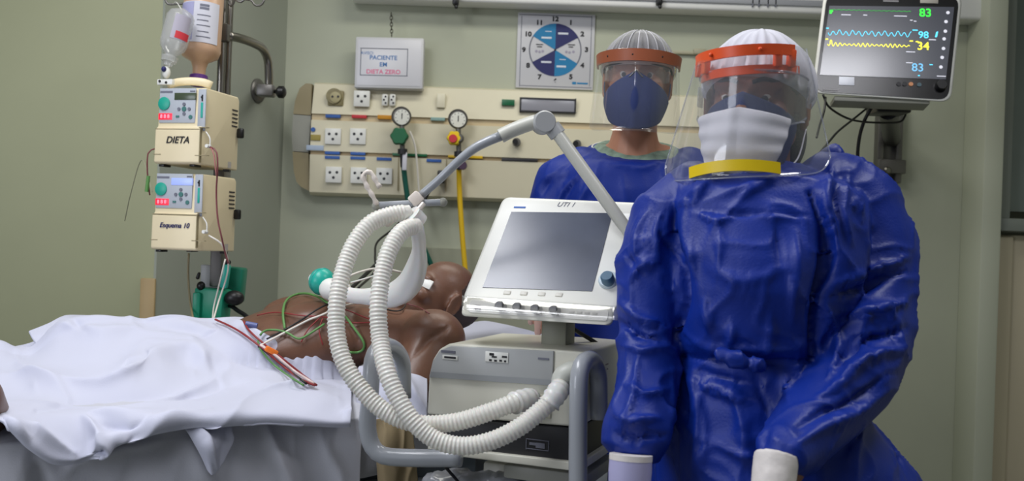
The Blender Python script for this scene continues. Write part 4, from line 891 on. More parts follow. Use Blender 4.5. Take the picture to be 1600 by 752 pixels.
def band(q, M, R, z0, z1, a0, a1, th, cy=0.0, rx=1.0, ry=1.0, n=40, lean=0.0):
    "curved strip around the head; angle 0 = straight ahead"
    rings = []
    for i in range(n + 1):
        a_ = a0 + (a1 - a0) * i / n; dr = Vector((math.sin(a_) * rx, -math.cos(a_) * ry, 0)); o = Vector((0, cy, 0))
        rings.append([M @ (o + dr * (R + r_) + Vector((0, 0, z_))) for r_, z_ in ((0, z0), (th, z0), (th + lean, z1), (lean, z1))])
    q.loft(rings); return q
def mhead(c, yaw, pitch=0, roll=0, s=1.0):
    return Matrix.Translation(Vector(c)) @ Matrix.Rotation(yaw, 4, 'Z') @ Matrix.Rotation(roll, 4, 'Y') @ Matrix.Rotation(pitch, 4, 'X') @ Matrix.Scale(s, 4)
def bouffant(par, M, name, m, rx=0.088, ry=0.112, rz=0.098, zc=0.03, zcut=0.035, puff=0.006, nr=26, back=0.0):
    vs = []; nu, nv = 96, 26
    for j in range(nv + 1):
        for i in range(nu):
            u = 2 * PI * i / nu; front = -math.cos(u)  # u=0 -> -Y
            zlow = zcut - 0.075 * (0.5 - 0.5 * math.cos(u)) 
            x, y = math.sin(u), -math.cos(u)
            tl = math.asin(max(-0.95, min(0.9, (zlow - zc) / rz))); th_ = tl + (PI / 2 - tl) * j / nv
            cr_ = math.cos(th_); w_ = 1 + puff / 0.09 * (math.sin(nr * u + 1.3 * math.sin(3 * u)) * (0.35 + 0.65 * (1 - j / nv)) * min(1, j / 3)) + 0.03 * noise.noise(Vector((x * 3, y * 3, j * 0.2)))
            if j == 0: w_ *= 0.955
            vs.append(M @ Vector((x * cr_ * rx * w_, 0.018 + back * (1 + y) / 2 + y * cr_ * ry * w_, zc + math.sin(th_) * rz * (1 + 0.02 * math.sin(7 * u)))))
    fs = [(j * nu + i, j * nu + (i + 1) % nu, (j + 1) * nu + (i + 1) % nu, (j + 1) * nu + i) for j in range(nv) for i in range(nu)]
    me = bpy.data.meshes.new(name); me.from_pydata([tuple(v) for v in vs], [], fs); me.update(); return link(me, name, m, par, 180)

# ---------------------------------------------------------------- patient lying in the bed
zm = 0.90
pat = MB()
def bp(s_, a_, z_): return bed(s_, a_, z_)
Y3m = Matrix((ad, pd_, Vector((0, 0, 1)))).transposed()          # local x=ad (to head), y=across to far side, z up
# torso as a loft of ellipses from pelvis to neck
secs = [(-0.50, 0.44, 0.92, 0.13, 0.04), (-0.36, 0.44, 0.925, 0.14, 0.05), (-0.24, 0.43, 0.94, 0.15, 0.062), (-0.12, 0.41, 0.98, 0.16, 0.082), (0.0, 0.40, 1.012, 0.175, 0.098), (0.08, 0.40, 1.02, 0.17, 0.088), (0.14, 0.41, 1.03, 0.13, 0.07), (0.19, 0.42, 1.045, 0.075, 0.058)]
rg = []
for s_, a_, z_, ra, rz_ in secs: rg.append([bp(s_, a_ + math.cos(2 * PI * k / 32) * ra, z_ + math.sin(2 * PI * k / 32) * rz_) for k in range(32)])
pat.loft(rg)
pat.ell(bp(0.02, 0.32, 1.055), (0.10, 0.075, 0.05), Y3m); pat.ell(bp(0.02, 0.50, 1.055), (0.10, 0.075, 0.05), Y3m)
pat.cap2(bp(0.12, 0.42, 1.04), 0.06, bp(0.22, 0.42, 1.07), 0.055)
# head: crown towards +ad, face up tilted a little to the camera
hx = Vector(ad); 
hc = K(680, 470, 2.27)
yl = (ad * 0.80 + Vector((0, 0, -0.52)) + pd_ * 0.10).normalized(); zl = (ad * 0.55 + Vector((0, 0, 0.85)) + pd_ * 0.08); zl = (zl - yl * yl.dot(zl)).normalized(); xl_ = yl.cross(zl)
HM = Matrix.Translation(hc) @ Matrix((xl_, yl, zl)).transposed().to_4x4()
head_prims(pat, HM, True, 0.90)
# near shoulder and arm
pat.cap2(bp(0.08, 0.34, 1.03), 0.065, K(668, 532, 2.02), 0.062); pat.ell(K(676, 532, 2.0), (0.070, 0.068, 0.066))
pat.cap2(K(678, 536, 2.0), 0.064, K(650, 600, 1.93), 0.052); pat.cap2(K(650, 600, 1.93), 0.048, K(560, 655, 2.0), 0.036)
pat.cap2(K(560, 655, 2.0), 0.034, K(470, 655, 1.97), 0.026)
# far shoulder and arm
pat.cap2(bp(0.08, 0.50, 1.03), 0.06, bp(0.06, 0.61, 1.01), 0.058); pat.cap2(bp(0.06, 0.61, 1.0), 0.052, bp(-0.22, 0.66, 0.97), 0.042); pat.cap2(bp(-0.22, 0.66, 0.96), 0.040, bp(-0.46, 0.62, 0.97), 0.028)
# legs
pat.cap2(bp(-0.42, 0.34, 0.88), 0.045, bp(-0.60, 0.12, 0.875), 0.042); pat.cap2(bp(-0.60, 0.12, 0.875), 0.042, bp(-0.626, -0.01, 0.965), 0.050); pat.cap2(bp(-0.626, -0.01, 0.965), 0.050, bp(-1.02, 0.16, 0.93), 0.034)
for a_ in (0.53,):
    pat.cap2(bp(-0.50, a_, 0.91), 0.050, bp(-0.85, a_, 0.91), 0.046); pat.cap2(bp(-0.85, a_, 0.91), 0.044, bp(-1.2, a_, 0.90), 0.034); pat.cap2(bp(-1.2, a_, 0.90), 0.034, bp(-1.22, a_, 0.94), 0.028)
hand_prims(pat, bp(-0.46, 0.62, 0.975), -ad, (0, 0, -1), pd_, 0.3)
hand_prims(pat, K(470, 655, 1.97), (-0.9, -0.3, 0), (0, 0, -1), pd_, 0.3)
pme = union(pat, 0.0055, 8)
folds(pme, [([(648, 556), (668, 530), (700, 512)], 6, -0.010), ([(560, 500), (610, 490), (660, 500)], 8, -0.004), ([(470, 490), (530, 500)], 20, 0.003)], wob=0.1)
person = link(pme, 'person', M_skinp, None, 180, org=bp(-0.3, 0.4, 0.92))
tag(person, 'bare-chested patient lying on his back with head at the bed\'s right', 'person', None)
co = getco(pme) + np.array(ORG[person.name]); print('patient verts', len(co))
bvh_p = BVHTree.FromPolygons([Vector(c) for c in co], [tuple(p.vertices) for p in pme.polygons])
tme = top.data; wpos = getco(tme) + np.array(ORG[top.name]); EB = []
for x_, y_ in ((392, 500), (405, 508), (425, 516), (455, 528), (490, 540), (525, 550), (550, 562)):
    r_ = bvh_p.ray_cast(Vector((0, 0, CZ)), (K(x_, y_, 1) - Vector((0, 0, CZ))).normalized())
    if r_[0] is not None: EB.append(((r_[0] - N0).dot(pd_), (r_[0] - N0).dot(ad)))
EB.sort(); print('EB', EB); EA = [a for a, _ in EB] + [EB[-1][0] + 0.15]; ES = [s for _, s in EB] + [EB[-1][1] - 0.03]; lifted = []
for i, c in enumerate(wpos):
    v_ = Vector(c); a_ = (v_ - N0).dot(pd_); s_ = (v_ - N0).dot(ad); se = float(np.interp(a_, EA, ES)) + 0.01
    w_ = min(1, max(0, (se - s_) / 0.035)); w_ = w_ * w_ * (3 - 2 * w_)
    if w_ <= 0 or v_.x < -1.15: continue
    r_ = bvh_p.ray_cast(Vector((v_.x, v_.y, 1.6)), Vector((0, 0, -1)))
    if r_[0] is None or not (0.12 < a_ < 0.64): continue
    want = r_[0].z + 0.013 + 0.003 * noise.noise(v_ * 20)
    if v_.z < want: wpos[i][2] += (want - v_.z) * w_; lifted.append(i)
tme.vertices.foreach_set('co', (wpos - np.array(ORG[top.name])).ravel()); b = bmesh.new(); b.from_mesh(tme); b.verts.ensure_lookup_table(); sel = set(lifted)
for i in lifted: sel.update(e.other_vert(b.verts[i]).index for e in b.verts[i].link_edges)
sv_ = [b.verts[i] for i in sel]
for _ in range(14): bmesh.ops.smooth_vert(b, verts=sv_, factor=0.5, use_axis_x=True, use_axis_y=True, use_axis_z=True)
b.to_mesh(tme); b.free(); tme.update(); print('lifted', len(lifted))
tco = getco(tme) + np.array(ORG[top.name])
bvh_s = BVHTree.FromPolygons([Vector(c) for c in tco], [tuple(p.vertices) for p in tme.polygons])
def hit(px, py, off=0.003, trees=None, fall=2.1):
    o = Vector((0, 0, CZ)); d = (K(px, py, 1) - o).normalized(); best = None
    for t_ in (trees or (bvh_p, bvh_s)):
        r = t_.ray_cast(o, d)
        if r[0] is not None and (best is None or r[3] < best[1]): best = (r[0], r[3])
    return best[0] - d * off + Vector((0, 0, off * 0.7)) if best else K(px, py, fall)
# short hair, ear detail
q = MB(); R3 = HM.to_3x3()
q.ell(HM @ Vector((0, 0.036, 0.030)), (0.0695, 0.079, 0.0745), R3, 36); hm_ = q.mesh(); wrinkle(hm_, 60, 0.001, ridged=False)
link(hm_, 'hair', mat('shaved_hair', (52, 38, 34), 0.7, var=0.2, vscale=60), person, 180)
q = MB(); sgn = -1 if (HM @ Vector((-0.03, 0, 0))).y < (HM @ Vector((0.03, 0, 0))).y else 1
q.box(HM @ Vector((sgn * 0.040, -0.066, 0.010)), (0.040, 0.005, 0.022), R3 @ Matrix.Rotation(sgn * 0.65, 3, 'Z'), r=0.0015); q.build('eye_dressing', M_white, person)

# electrode leads
def lead(name, label, pts, r, m, off=0.004, group=None, fall=2.1):
    r *= 0.85; P = [hit(p_.x, p_.y, off + r + 0.002, fall=fall) for p_ in spline([(x, y, 0) for x, y in pts], 6)]; q = MB(); P = [(P[max(i - 1, 0)] + P[i] * 2 + P[min(i + 1, len(P) - 1)]) / 4 for i in range(len(P))]; q.tube(spline(P, 0.005), r, 8); o = q.build(name, m, None, angle=180); return tag(o, label, 'wire', group)
G = 'monitor leads on the patient'
lead('electrode_wire', 'green lead arching over the upper chest to the sheet edge', [(445, 520), (442, 495), (446, 475), (460, 465), (480, 463), (500, 470), (515, 480), (540, 487)], 0.0032, M_greenw, group=G)
lead('electrode_wire', 'green lead curving down the ribs behind the tubes', [(520, 480), (540, 500), (555, 520), (566, 535), (570, 548), (560, 556), (545, 555)], 0.0032, M_greenw, group=G)
lead('electrode_wire', 'pale green lead looping across the belly near the sheet', [(406, 530), (410, 522), (430, 520), (450, 525), (465, 535), (474, 532), (490, 522), (508, 510)], 0.0028, M_greenw, group=G)
lead('electrode_wire', 'black lead slanting from the belly up to the chest', [(415, 535), (440, 522), (470, 505), (495, 488), (515, 478)], 0.0022, M_black, group=G)
lead('electrode_wire', 'white tube slanting over the stomach from the sheet', [(405, 545), (430, 532), (460, 516), (485, 503), (500, 498), (530, 484), (555, 478)], 0.0026, M_whitew, group=G)
lead('electrode_wire', 'red lead running along the top of the belly', [(400, 497), (430, 492), (470, 497), (510, 500), (540, 508), (580, 508)], 0.0016, M_redw, group=G)
lead('electrode_wire', 'red lead wavering down the side of the stomach', [(470, 540), (480, 520), (495, 505), (510, 492), (530, 485), (570, 500), (600, 512)], 0.0016, M_redw, group=G)
lead('electrode_wire', 'thin red lead dropping over the lower ribs', [(505, 500), (498, 520), (505, 545)], 0.0015, M_redw, group=G)
lead('electrode_wire', 'dark lead dipping over the collar bone', [(560, 478), (590, 482), (612, 490), (630, 488), (634, 478)], 0.0018, M_black, group=G)
lead('electrode_wire', 'maroon lead at the shoulder beside the white mount', [(634, 478), (655, 484), (672, 495)], 0.0014, M_lines, group=G)
lead('electrode_wire', 'red lead falling across the white sheet to its fold', [(335, 503), (370, 520), (405, 545), (440, 575), (470, 598), (494, 608)], 0.0028, M_redw, group=G)
lead('electrode_wire', 'second red lead beside the white tube on the sheet', [(380, 505), (388, 520), (410, 540), (450, 572), (485, 600), (496, 608)], 0.0026, M_redw, group=G)
lead('electrode_wire', 'white tube lying on the sheet between the red leads', [(405, 543), (430, 560), (460, 585), (492, 606)], 0.0034, mat('pinkish_tube', (225, 205, 200), 0.4), group=G)
lead('electrode_wire', 'black lead lying on the sheet under the orange clip', [(402, 545), (420, 558), (450, 582), (480, 606)], 0.0026, M_black, group=G)
lead('electrode_wire', 'green lead on the sheet along the left of the bundle', [(403, 535), (405, 548), (425, 572), (455, 595), (476, 608)], 0.0024, M_greenw, group=G)
q = MB(); q.box(hit(424, 553, 0.008), (0.028, 0.012, 0.012), RZ(25) @ Matrix.Rotation(0.5, 3, 'Y'), r=0.003); tag(q.build('cable_clip', mat('orange_clip', (235, 120, 40), 0.4)), 'orange clip gathering the leads on the white sheet', 'clip')
q = MB(); c_ = hit(393, 511, 0.006); q.tube([c_ + Vector((-0.012, 0, 0.002)), c_ + Vector((0.012, 0, -0.002))], 0.006, 12); tag(q.build('line_connector', mat('blue_grey_plastic', (90, 100, 150), 0.4)), 'small blue-grey tube connector on the sheet edge', 'connector')

# tube from pumps
def pumpline(name, label, pts, r, m): return cable(name, label, pts, r, m, 'tube', group='thin tubes hanging from the pumps')
pumpline('infusion_line', 'reddish line from the upper pump down past the lower pump', [P1(328, 230, 0.02), P1(338, 236, 0.02), P1(340, 262, 0.02), K(338, 300, 2.33), K(340, 340, 2.33), K(346, 370, 2.33), K(353, 400, 2.36), K(357, 412, 2.36)], 0.0022, M_lines)
pumpline('infusion_line', 'pinkish line beside the reddish one on the upper pump', [P1(329, 230, 0.02), P1(334, 240, 0.024), P1(336, 256, 0.024), P1(338, 275, 0.02)], 0.0018, mat('pink_line', (170, 110, 105), 0.4))
pumpline('infusion_line', 'clear line from the lower pump curving to the green holder', [K(326, 368, 2.34), K(345, 380, 2.34), K(353, 395, 2.36), K(357, 415, 2.40), K(352, 440, 2.42), K(342, 470, 2.42), K(334, 498, 2.36)], 0.0022, M_whitew)
pumpline('infusion_line', 'clear line falling straight over the front green cup', [K(352, 405, 2.40), K(346, 430, 2.40), K(340, 455, 2.42), K(334, 480, 2.42), K(332, 500, 2.36)], 0.002, M_whitew)
pumpline('infusion_line', 'dark cord hanging below the lower pump to the bed', [K(295, 396, 2.5), K(294, 430, 2.5), K(297, 470, 2.5), K(302, 500, 2.45)], 0.0028, M_tan)
pumpline('infusion_line', 'red line bowing out at the left of the upper pump', [K(244, 232, 2.37), K(233, 236, 2.36), K(230, 250, 2.36), K(231, 280, 2.37), K(234, 305, 2.38)], 0.0018, M_lines)
q = MB(); q.tube([K(232, 275, 2.37), K(229, 300, 2.37)], 0.0045, 10); tag(q.build('line_clamp', M_greenw), 'tiny green clamp on the line left of the pumps', 'clamp')
pumpline('infusion_line', 'faint clear line along the wall to the lower pump', [K(238, 300, 2.4), K(222, 250, 2.5), K(205, 300, 2.6), K(195, 345, 2.7)], 0.0012, mat('faint_line', (165, 165, 140), 0.5))

# ---------------------------------------------------------------- ventilator
TH = math.radians(22); fr_ = Vector((math.cos(TH), -math.sin(TH), 0)); 
VO = K(760, 620, 1.60)
V = Fr(VO, fr_); bk = -V.n
vt = thing('ventilator', 'white lung ventilator with tilted grey touch screen beside the bed', 'ventilator', Vector((V.P(800, 700, -0.15).x, V.P(800, 700, -0.15).y, 0)))
DEP = 0.235
def vpoly(pts, o0, o1, name, m, parent=vt, bev=0.0, label=None):
    q = MB(); poly = [V.P(x, y, o1) for x, y in pts]
    b = bmesh.new(); vs = [b.verts.new(p) for p in poly]; f = b.faces.new(vs); r_ = bmesh.ops.extrude_face_region(b, geom=[f]); bmesh.ops.translate(b, vec=V.n * (o0 - o1), verts=[v for v in r_['geom'] if isinstance(v, bmesh.types.BMVert)])
    bmesh.ops.recalc_face_normals(b, faces=b.faces)
    if bev: bmesh.ops.bevel(b, geom=list(b.edges), offset=bev, segments=3, profile=0.5, affect='EDGES')
    q.bm(b); return q.build(name, m, parent, label=label)
body = vpoly([(670, 588), (676, 562), (686, 546), (702, 537), (860, 546), (916, 551), (905, 668), (667, 648)], -DEP, 0.0, 'body', M_vent, bev=0.004)
vpoly([(670, 590), (676, 564), (687, 548), (704, 541), (865, 549), (863, 602)], -0.01, 0.004, 'upper_fascia', M_ventg, bev=0.0015)
vpoly([(672, 590), (673, 581), (864, 594), (863, 603)], -0.01, 0.0065, 'fascia_lip', mat('mid_grey', (140, 143, 145), 0.4))
vpoly([(667, 650), (905, 669), (902, 726), (668, 698)], -DEP, -0.006, 'battery_bay', M_dark, bev=0.003)
vpoly([(668, 697), (908, 724), (907, 738), (668, 708)], -DEP - 0.01, 0.004, 'shelf', M_vent, bev=0.002)
vpoly([(862, 606), (905, 610), (904, 616), (862, 612)], -0.01, 0.002, 'seam', M_tan)
vpoly([(823, 614), (826, 614), (824, 660), (821, 660)], -0.01, 0.001, 'seam', M_tan)
vpoly([(833, 616), (862, 618), (860, 655), (831, 652)], -0.01, 0.003, 'small_door', mat('cream_door', (205, 202, 184), 0.4), bev=0.001)
q = MB(); V.box(q, 776, 558.5, 36, 16, 0.0, 0.0055, 0.0005); st = q.build('sticker', M_white, body); q = MB()
for x, y, w_, h_ in ((768, 554, 7, 4), (772, 558, 8, 2.5), (788, 558, 8, 3), (766, 563, 4, 3), (774, 564, 4, 3), (782, 564, 4, 3), (789, 565, 3, 3)): V.box(q, x, y, w_, h_, 0.0055, 0.0062)
q.build('sticker_print', M_ink, st)
q = MB(); V.box(q, 703, 559, 24, 7, 0.0, 0.0055, 0.0005); s2 = q.build('sticker', M_white, body); q = MB(); V.box(q, 703, 559, 18, 3, 0.0055, 0.006); q.build('sticker_print', M_ink, s2)
q = MB(); V.box(q, 700, 550, 22, 4, 0.0, 0.0052); V.box(q, 849, 561, 17, 3, 0.0, 0.0052); q.build('maker_print', M_ink2, body)
q = MB()
for a, b, c_, d2 in ((839, 688, 35, 1), (839, 703, 35, 1), (822, 695, 1, 15), (857, 697, 1, 15), (832, 694, 10, 4), (844, 697, 14, 8)): V.box(q, a, b, c_, d2, -0.006, -0.0045)
q.build('rating_label', M_ink2, vt)
# side text on the right flank
q = MB(); rs = V.P(916, 551, 0)
for i in range(9):
    z_ = V.P(905, 580, 0).z - i * 0.0085; c_ = rs + bk * (0.075 + 0.006 * math.sin(i * 2)); c_ = Vector((c_.x + 0.003, c_.y, z_)); q.box(c_, (0.0012, 0.085 - 0.012 * (i % 3), 0.0022), RZ(-22))
q.build('side_print', mat('pinkish_print', (165, 150, 140), 0.6), body)
# column
q = MB(); q.box(V.P(872, 528, -0.10), (0.046, 0.05, 0.075), RZ(-22), r=0.004); q.box(V.P(872, 528, -0.10) + Vector((0, 0, 0.045)), (0.09, 0.07, 0.03), RZ(-22), r=0.004); q.build('neck', mat('neck_plastic', (150, 150, 132), 0.45), vt)
# screen unit
PH = math.radians(38)
SO = K(845, 470, 1.60)
D = Fr(SO, fr_, (math.sin(TH) * math.sin(PH), math.cos(TH) * math.sin(PH), math.cos(PH)))
q = MB(); op = rpoly([(787, 308), (1016, 318), (962, 488), (722, 470)], 12)
q.loft([[D.P(x, y, o_) for x, y in scale_poly(op, k, (868, 398))] for k, o_ in ((0.88, -0.052), (0.95, -0.045), (1.0, -0.02), (1.0, -0.004), (0.985, 0.002), (0.97, 0.003))])
du = q.build('display_housing', M_white, vt, angle=50)
q = MB(); q.prism([D.P(x, y, 0.0042) for x, y in [(799, 331), (957, 333), (925, 455), (754, 449)]], D.n * -0.003); q.build('touch_screen', M_screen, du)
q = MB(); b_ = q; D.text(b_, 'UTI 1', 884, 320, 7, 0.0034, shear=0.3); q.build('handwriting', M_ink2, du)
q = MB(); D.box(q, 812, 324, 18, 2.4, 0.002, 0.0036); q.build('maker_print', M_blue, du)
q = MB(); D.box(q, 985, 342, 28, 16, 0.002, 0.0036, 0.0005); q.build('paper_sticker', mat('sticker_faint', (238, 238, 236), 0.4), du)
q = MB()
for x in (792, 818, 846, 873): D.box(q, x, 457 + (x - 792) * 0.04, 11, 5.5, 0.0025, 0.0048, 0.001)
q.build('soft_keys', mat('pale_key', (196, 194, 186), 0.4), du)
q = MB(); D.disc(q, 951, 440, 14, 0.002, 0.010, 32, prof=[(0.0165, 0), (0.0165, 0.006), (0.015, 0.009)]); kn = q.build('dial_ring', mat('pale_blue_ring', (190, 205, 215), 0.3), du)
q = MB(); D.disc(q, 951, 440, 10, 0.008, 0.022, 32, prof=[(0.0115, 0), (0.0110, 0.014), (0.009, 0.017)]); q.build('dial', mat('steel_blue_knob', (70, 105, 130), 0.3), kn)
# lower control ledge
L2 = Fr(K(838, 480, 1.555), fr_, (0, 0.15, 1))
q = MB(); lp = rpoly([(727, 464), (960, 480), (957, 509), (720, 494)], 9)
q.loft([[L2.P(x, y, o_) for x, y in scale_poly(lp, k, (840, 487))] for k, o_ in ((0.97, -0.06), (1.0, -0.02), (1.0, -0.005), (0.985, 0.003), (0.96, 0.005))]); lg = q.build('control_ledge', M_vent, vt, angle=50)
q = MB(); q.loft([[L2.P(x, y, o_) for x, y in scale_poly(rpoly([(734, 468), (952, 484), (950, 502), (730, 488)], 6), k, (842, 486))] for k, o_ in ((1.0, 0.003), (0.99, 0.0065))]); q.build('knob_strip', mat('strip_white', (232, 230, 222), 0.3), lg)
q = MB(); L2.box(q, 746, 480.5, 9, 8, 0.005, 0.009, 0.001); q.build('power_key', M_dark, lg)
for x, y in ((785, 479), (812.5, 481), (840.5, 484), (869, 486)):
    q = MB(); L2.disc(q, x, y, 7.5, 0.005, 0.022, 24, prof=[(0.0085, 0), (0.0085, 0.006), (0.0075, 0.016), (0.006, 0.018)]); k_ = q.build('control_knob', mat('knob_grey', (95, 95, 98), 0.35), lg)
    q = MB(); L2.box(q, x, y, 1.5, 10, 0.022, 0.026, 0.0004); q.build('knob_grip', M_dark, k_)
q = MB()
for i in range(4): L2.box(q, 893 + i * 12, 488 + i * 0.7, 8, 4, 0.005, 0.0075, 0.0004)
q.build('strip_print', mat('pale_print', (205, 202, 195), 0.5), lg)
# clear flip cover
def cvp(u, v): x = 722 + (965 - 722) * u; y = 462 + 17 * u + v * 22; o = 0.006 + 0.024 * math.sin(v * PI * 0.5); return tuple(L2.P(x, y, o))
visor(vt, Matrix(), cvp, 'clear_flip_cover', M_cover, 30, 10, 0.0012)
# ports
EL = mat('grey_elbow', (190, 192, 184), 0.4)
q = MB(); c0_ = V.P(880, 590, 0.0); q.tube(spline([V.P(905, 580, 0.012), V.P(890, 583, 0.02), V.P(880, 590, 0.024), V.P(878, 604, 0.026)], 0.004), 0.0175, 18); q.build('expiratory_port', EL, vt, angle=180)
q = MB(); q.tube([V.P(836, 626, -0.002), V.P(822, 627, 0.028)], 0.0155, 18); q.build('inspiratory_port', EL, vt, angle=60)
# tubular handles and trolley
def bar(name, pts, r=0.0135, m=M_handle, st=0.012): q = MB(); q.tube(spline(pts, st), r, 14); return q.build(name, m, vt, angle=180)
bar('left_handle', [K(630, 622, 1.70), K(630, 590, 1.70), K(629, 568, 1.695), K(621, 550, 1.67), K(606, 541, 1.64), K(592, 545, 1.61), K(583, 560, 1.59), K(580, 590, 1.585), K(577, 630, 1.585), K(574, 665, 1.585), K(580, 695, 1.585), K(598, 712, 1.58), K(640, 716, 1.57), K(720, 716, 1.55)], 0.0145)
bar('right_handle', [K(936, 655, 1.56), K(936, 610, 1.56), K(934, 578, 1.55), K(925, 563, 1.53), K(913, 566, 1.50), K(906, 582, 1.485), K(904, 620, 1.48), K(903, 700, 1.48), K(903, 800, 1.48), K(902, 900, 1.49)], 0.0145)
q = MB(); b0 = V.P(790, 720, -0.12); 
q.box(Vector((b0.x, b0.y, 0.46)), (0.055, 0.08, 0.80), RZ(-22), r=0.006); q.build('trolley_column', M_vent, vt)
vc = Vector((b0.x, b0.y, 0))
q = MB()
for sx in (-1, 1):
    for sy in (-1, 1): e = vc + V.r * 0.21 * sx + bk * 0.17 * sy; q.cap2(vc + Vector((0, 0, 0.12)), 0.022, e + Vector((0, 0, 0.085)), 0.018)
q.build('trolley_base', M_handle, vt)
for sx in (-1, 1):
    for sy in (-1, 1):
        e = vc + V.r * 0.21 * sx + bk * 0.17 * sy; q = MB(); q.tube([e + Vector((-0.013, 0, 0.04)), e + Vector((0.013, 0, 0.04))], 0.04, 20); q.build('caster', M_black, vt)
q = MB(); V.box(q, 850, 745, 130, 22, -0.20, -0.03, 0.004); q.build('lower_tray', mat('tray_grey', (150, 150, 142), 0.5), vt)
# plastic-wrapped supplies under the shelf
q = MB()
for i in range(5): q.ell(V.P(690 + i * 26, 752 - (i % 2) * 5, -0.07 - 0.02 * (i % 2)), (0.035, 0.03, 0.014), RZ(30 * i), 16)
me = union(q, 0.006, 4); wrinkle(me, 30, 0.005); o = link(me, 'plastic_bag', mat('crumpled_plastic', (150, 152, 158), 0.25, spec=0.8, var=0.15, vscale=25), None, 60); tag(o, 'crumpled clear plastic bag on the trolley below the ventilator', 'bag')
cable('trolley_cord', 'short black cord under the ventilator shelf', [V.P(690, 722, 0.0), V.P(700, 735, 0.0), V.P(715, 752, -0.02), V.P(735, 780, -0.04)], 0.0028, M_black)
q = MB(); q.box(K(630, 705, 1.90), (0.30, 0.02, 0.14), RZ(20), r=0.006); q.build('side_board', mat('slate_board', (92, 100, 106), 0.5), bedo)
cable('ventilator_cable', 'black cable dropping behind the ventilator neck', [V.P(893, 512, -0.12), V.P(905, 520, -0.14), V.P(925, 532, -0.16), V.P(945, 546, -0.18)], 0.004, M_black)

# support arm
arm = thing('support_arm', 'hinged white and grey tube support arm reaching over the patient', 'support arm', K(990, 560, 1.62))
q = MB(); a_, b_ = K(1012, 404, 1.60), K(868, 205, 1.64); q.tube([a_, b_], 0.0135, 18, flat=(1.0, 0.8, (0, -1, 0))); q.build('upright_bar', mat('arm_white', (196, 196, 186), 0.35), arm, angle=60)
q = MB(); q.tube([K(1012, 404, 1.60), K(1060, 470, 1.66), K(1062, 560, 1.66)], 0.012, 14); q.build('lower_bar', M_ventg, arm)
q = MB(); q.tube([K(872, 211, 1.64), K(862, 198, 1.64)], 0.0148, 18); q.build('collar', M_ventg, arm)
q = MB(); c_ = K(849, 192, 1.64); q.lathe([(0.017, -0.018), (0.0195, -0.014), (0.0195, 0.014), (0.017, 0.018)], Matrix.Translation(c_) @ Matrix.Rotation(PI / 2, 4, 'X') @ Matrix.Rotation(0.15, 4, 'Y'), 36); q.build('elbow_joint', M_ventg, arm)
q = MB(); q.tube(spline([K(838, 190, 1.64), K(820, 196, 1.645), K(795, 206, 1.65), K(782, 213, 1.65)], 0.01), 0.0125, 16); q.build('forearm_sleeve', mat('arm_white', (196, 196, 186), 0.35), arm, angle=60)
q = MB(); q.tube(spline([K(784, 212, 1.65), K(762, 221, 1.65), K(738, 234, 1.655), K(712, 256, 1.66), K(685, 282, 1.67), K(658, 305, 1.68)], 0.01), lambda t_: 0.0085 - 0.0015 * t_, 14); q.build('forearm_tube', M_handle, arm, angle=180)
q = MB(); q.tube([K(590, 321, 1.66), K(692, 316, 1.68)], 0.0062, 14); q.build('crossbar', M_handle, arm); q = MB(); q.ell(K(692, 316, 1.68), (0.008,) * 3); q.ell(K(588, 322, 1.66), (0.008,) * 3); q.build('end_caps', M_greyp, arm)
M_hook = mat('ivory_hook', (224, 214, 204), 0.35)
q = MB(); q.box(K(650, 311, 1.67), (0.022, 0.018, 0.022), Matrix.Rotation(0.8, 3, 'Y'), r=0.004); q.tube(spline([K(662, 318, 1.655), K(652, 330, 1.65), K(640, 345, 1.65), K(636, 352, 1.655)], 0.005), 0.0045, 8); q.build('clamp', M_hook, arm)
q = MB(); q.tube(spline([K(589, 320, 1.655), K(582, 306, 1.65), K(576, 296, 1.65), K(571, 286, 1.65), K(567, 276, 1.65), K(572, 269, 1.65), K(580, 270, 1.65), K(585, 279, 1.65), K(590, 288, 1.65), K(594, 293, 1.65)], 0.005), lambda t_: 0.0042 + 0.0010 * math.sin(t_ * 40), 10); q.build('curled_hook', M_hook, arm, angle=180)
q = MB(); q.tube(spline([K(630, 330, 1.645), K(618, 342, 1.64), K(606, 352, 1.64), K(602, 346, 1.64), K(608, 338, 1.64), K(620, 338, 1.64)], 0.004), 0.0038, 8); q.build('curled_hook', M_hook, arm, angle=180)

# corrugated hoses
def hose(label, pts, r=0.0150, pitch=0.0064):
    P = spline(pts, pitch / 5); q = MB(); n = len(P)
    rr = [r - 0.0016 + 0.0016 * max(0, math.cos(2 * PI * i / 5)) ** 0.8 if 6 < i < n - 6 else r * 0.86 for i in range(n)]
    q.tube(P, rr, 22); o = q.build('breathing_hose', M_hose, None, angle=180); return tag(o, label, 'hose', 'corrugated breathing hoses')
h1 = hose('corrugated hose forming the outer left loop and ending at the middle port', [K(640, 332, 1.655), K(610, 336, 1.64), K(578, 350, 1.62), K(553, 382, 1.60), K(536, 425, 1.58), K(527, 470, 1.56), K(526, 520, 1.545), K(537, 565, 1.53), K(562, 605, 1.52), K(600, 642, 1.51), K(650, 662, 1.505), K(710, 660, 1.50), K(765, 644, 1.50), K(805, 629, 1.51), K(828, 624, 1.535)])
h2 = hose('corrugated hose forming the inner loop and ending at the elbow port', [K(652, 352, 1.64), K(628, 362, 1.61), K(609, 390, 1.585), K(597, 430, 1.565), K(591, 480, 1.545), K(594, 530, 1.53), K(604, 580, 1.50), K(622, 622, 1.485), K(645, 658, 1.475), K(678, 686, 1.47), K(720, 697, 1.465), K(765, 690, 1.465), K(808, 670, 1.47), K(842, 644, 1.48), K(862, 625, 1.49), K(876, 604, 1.515)])
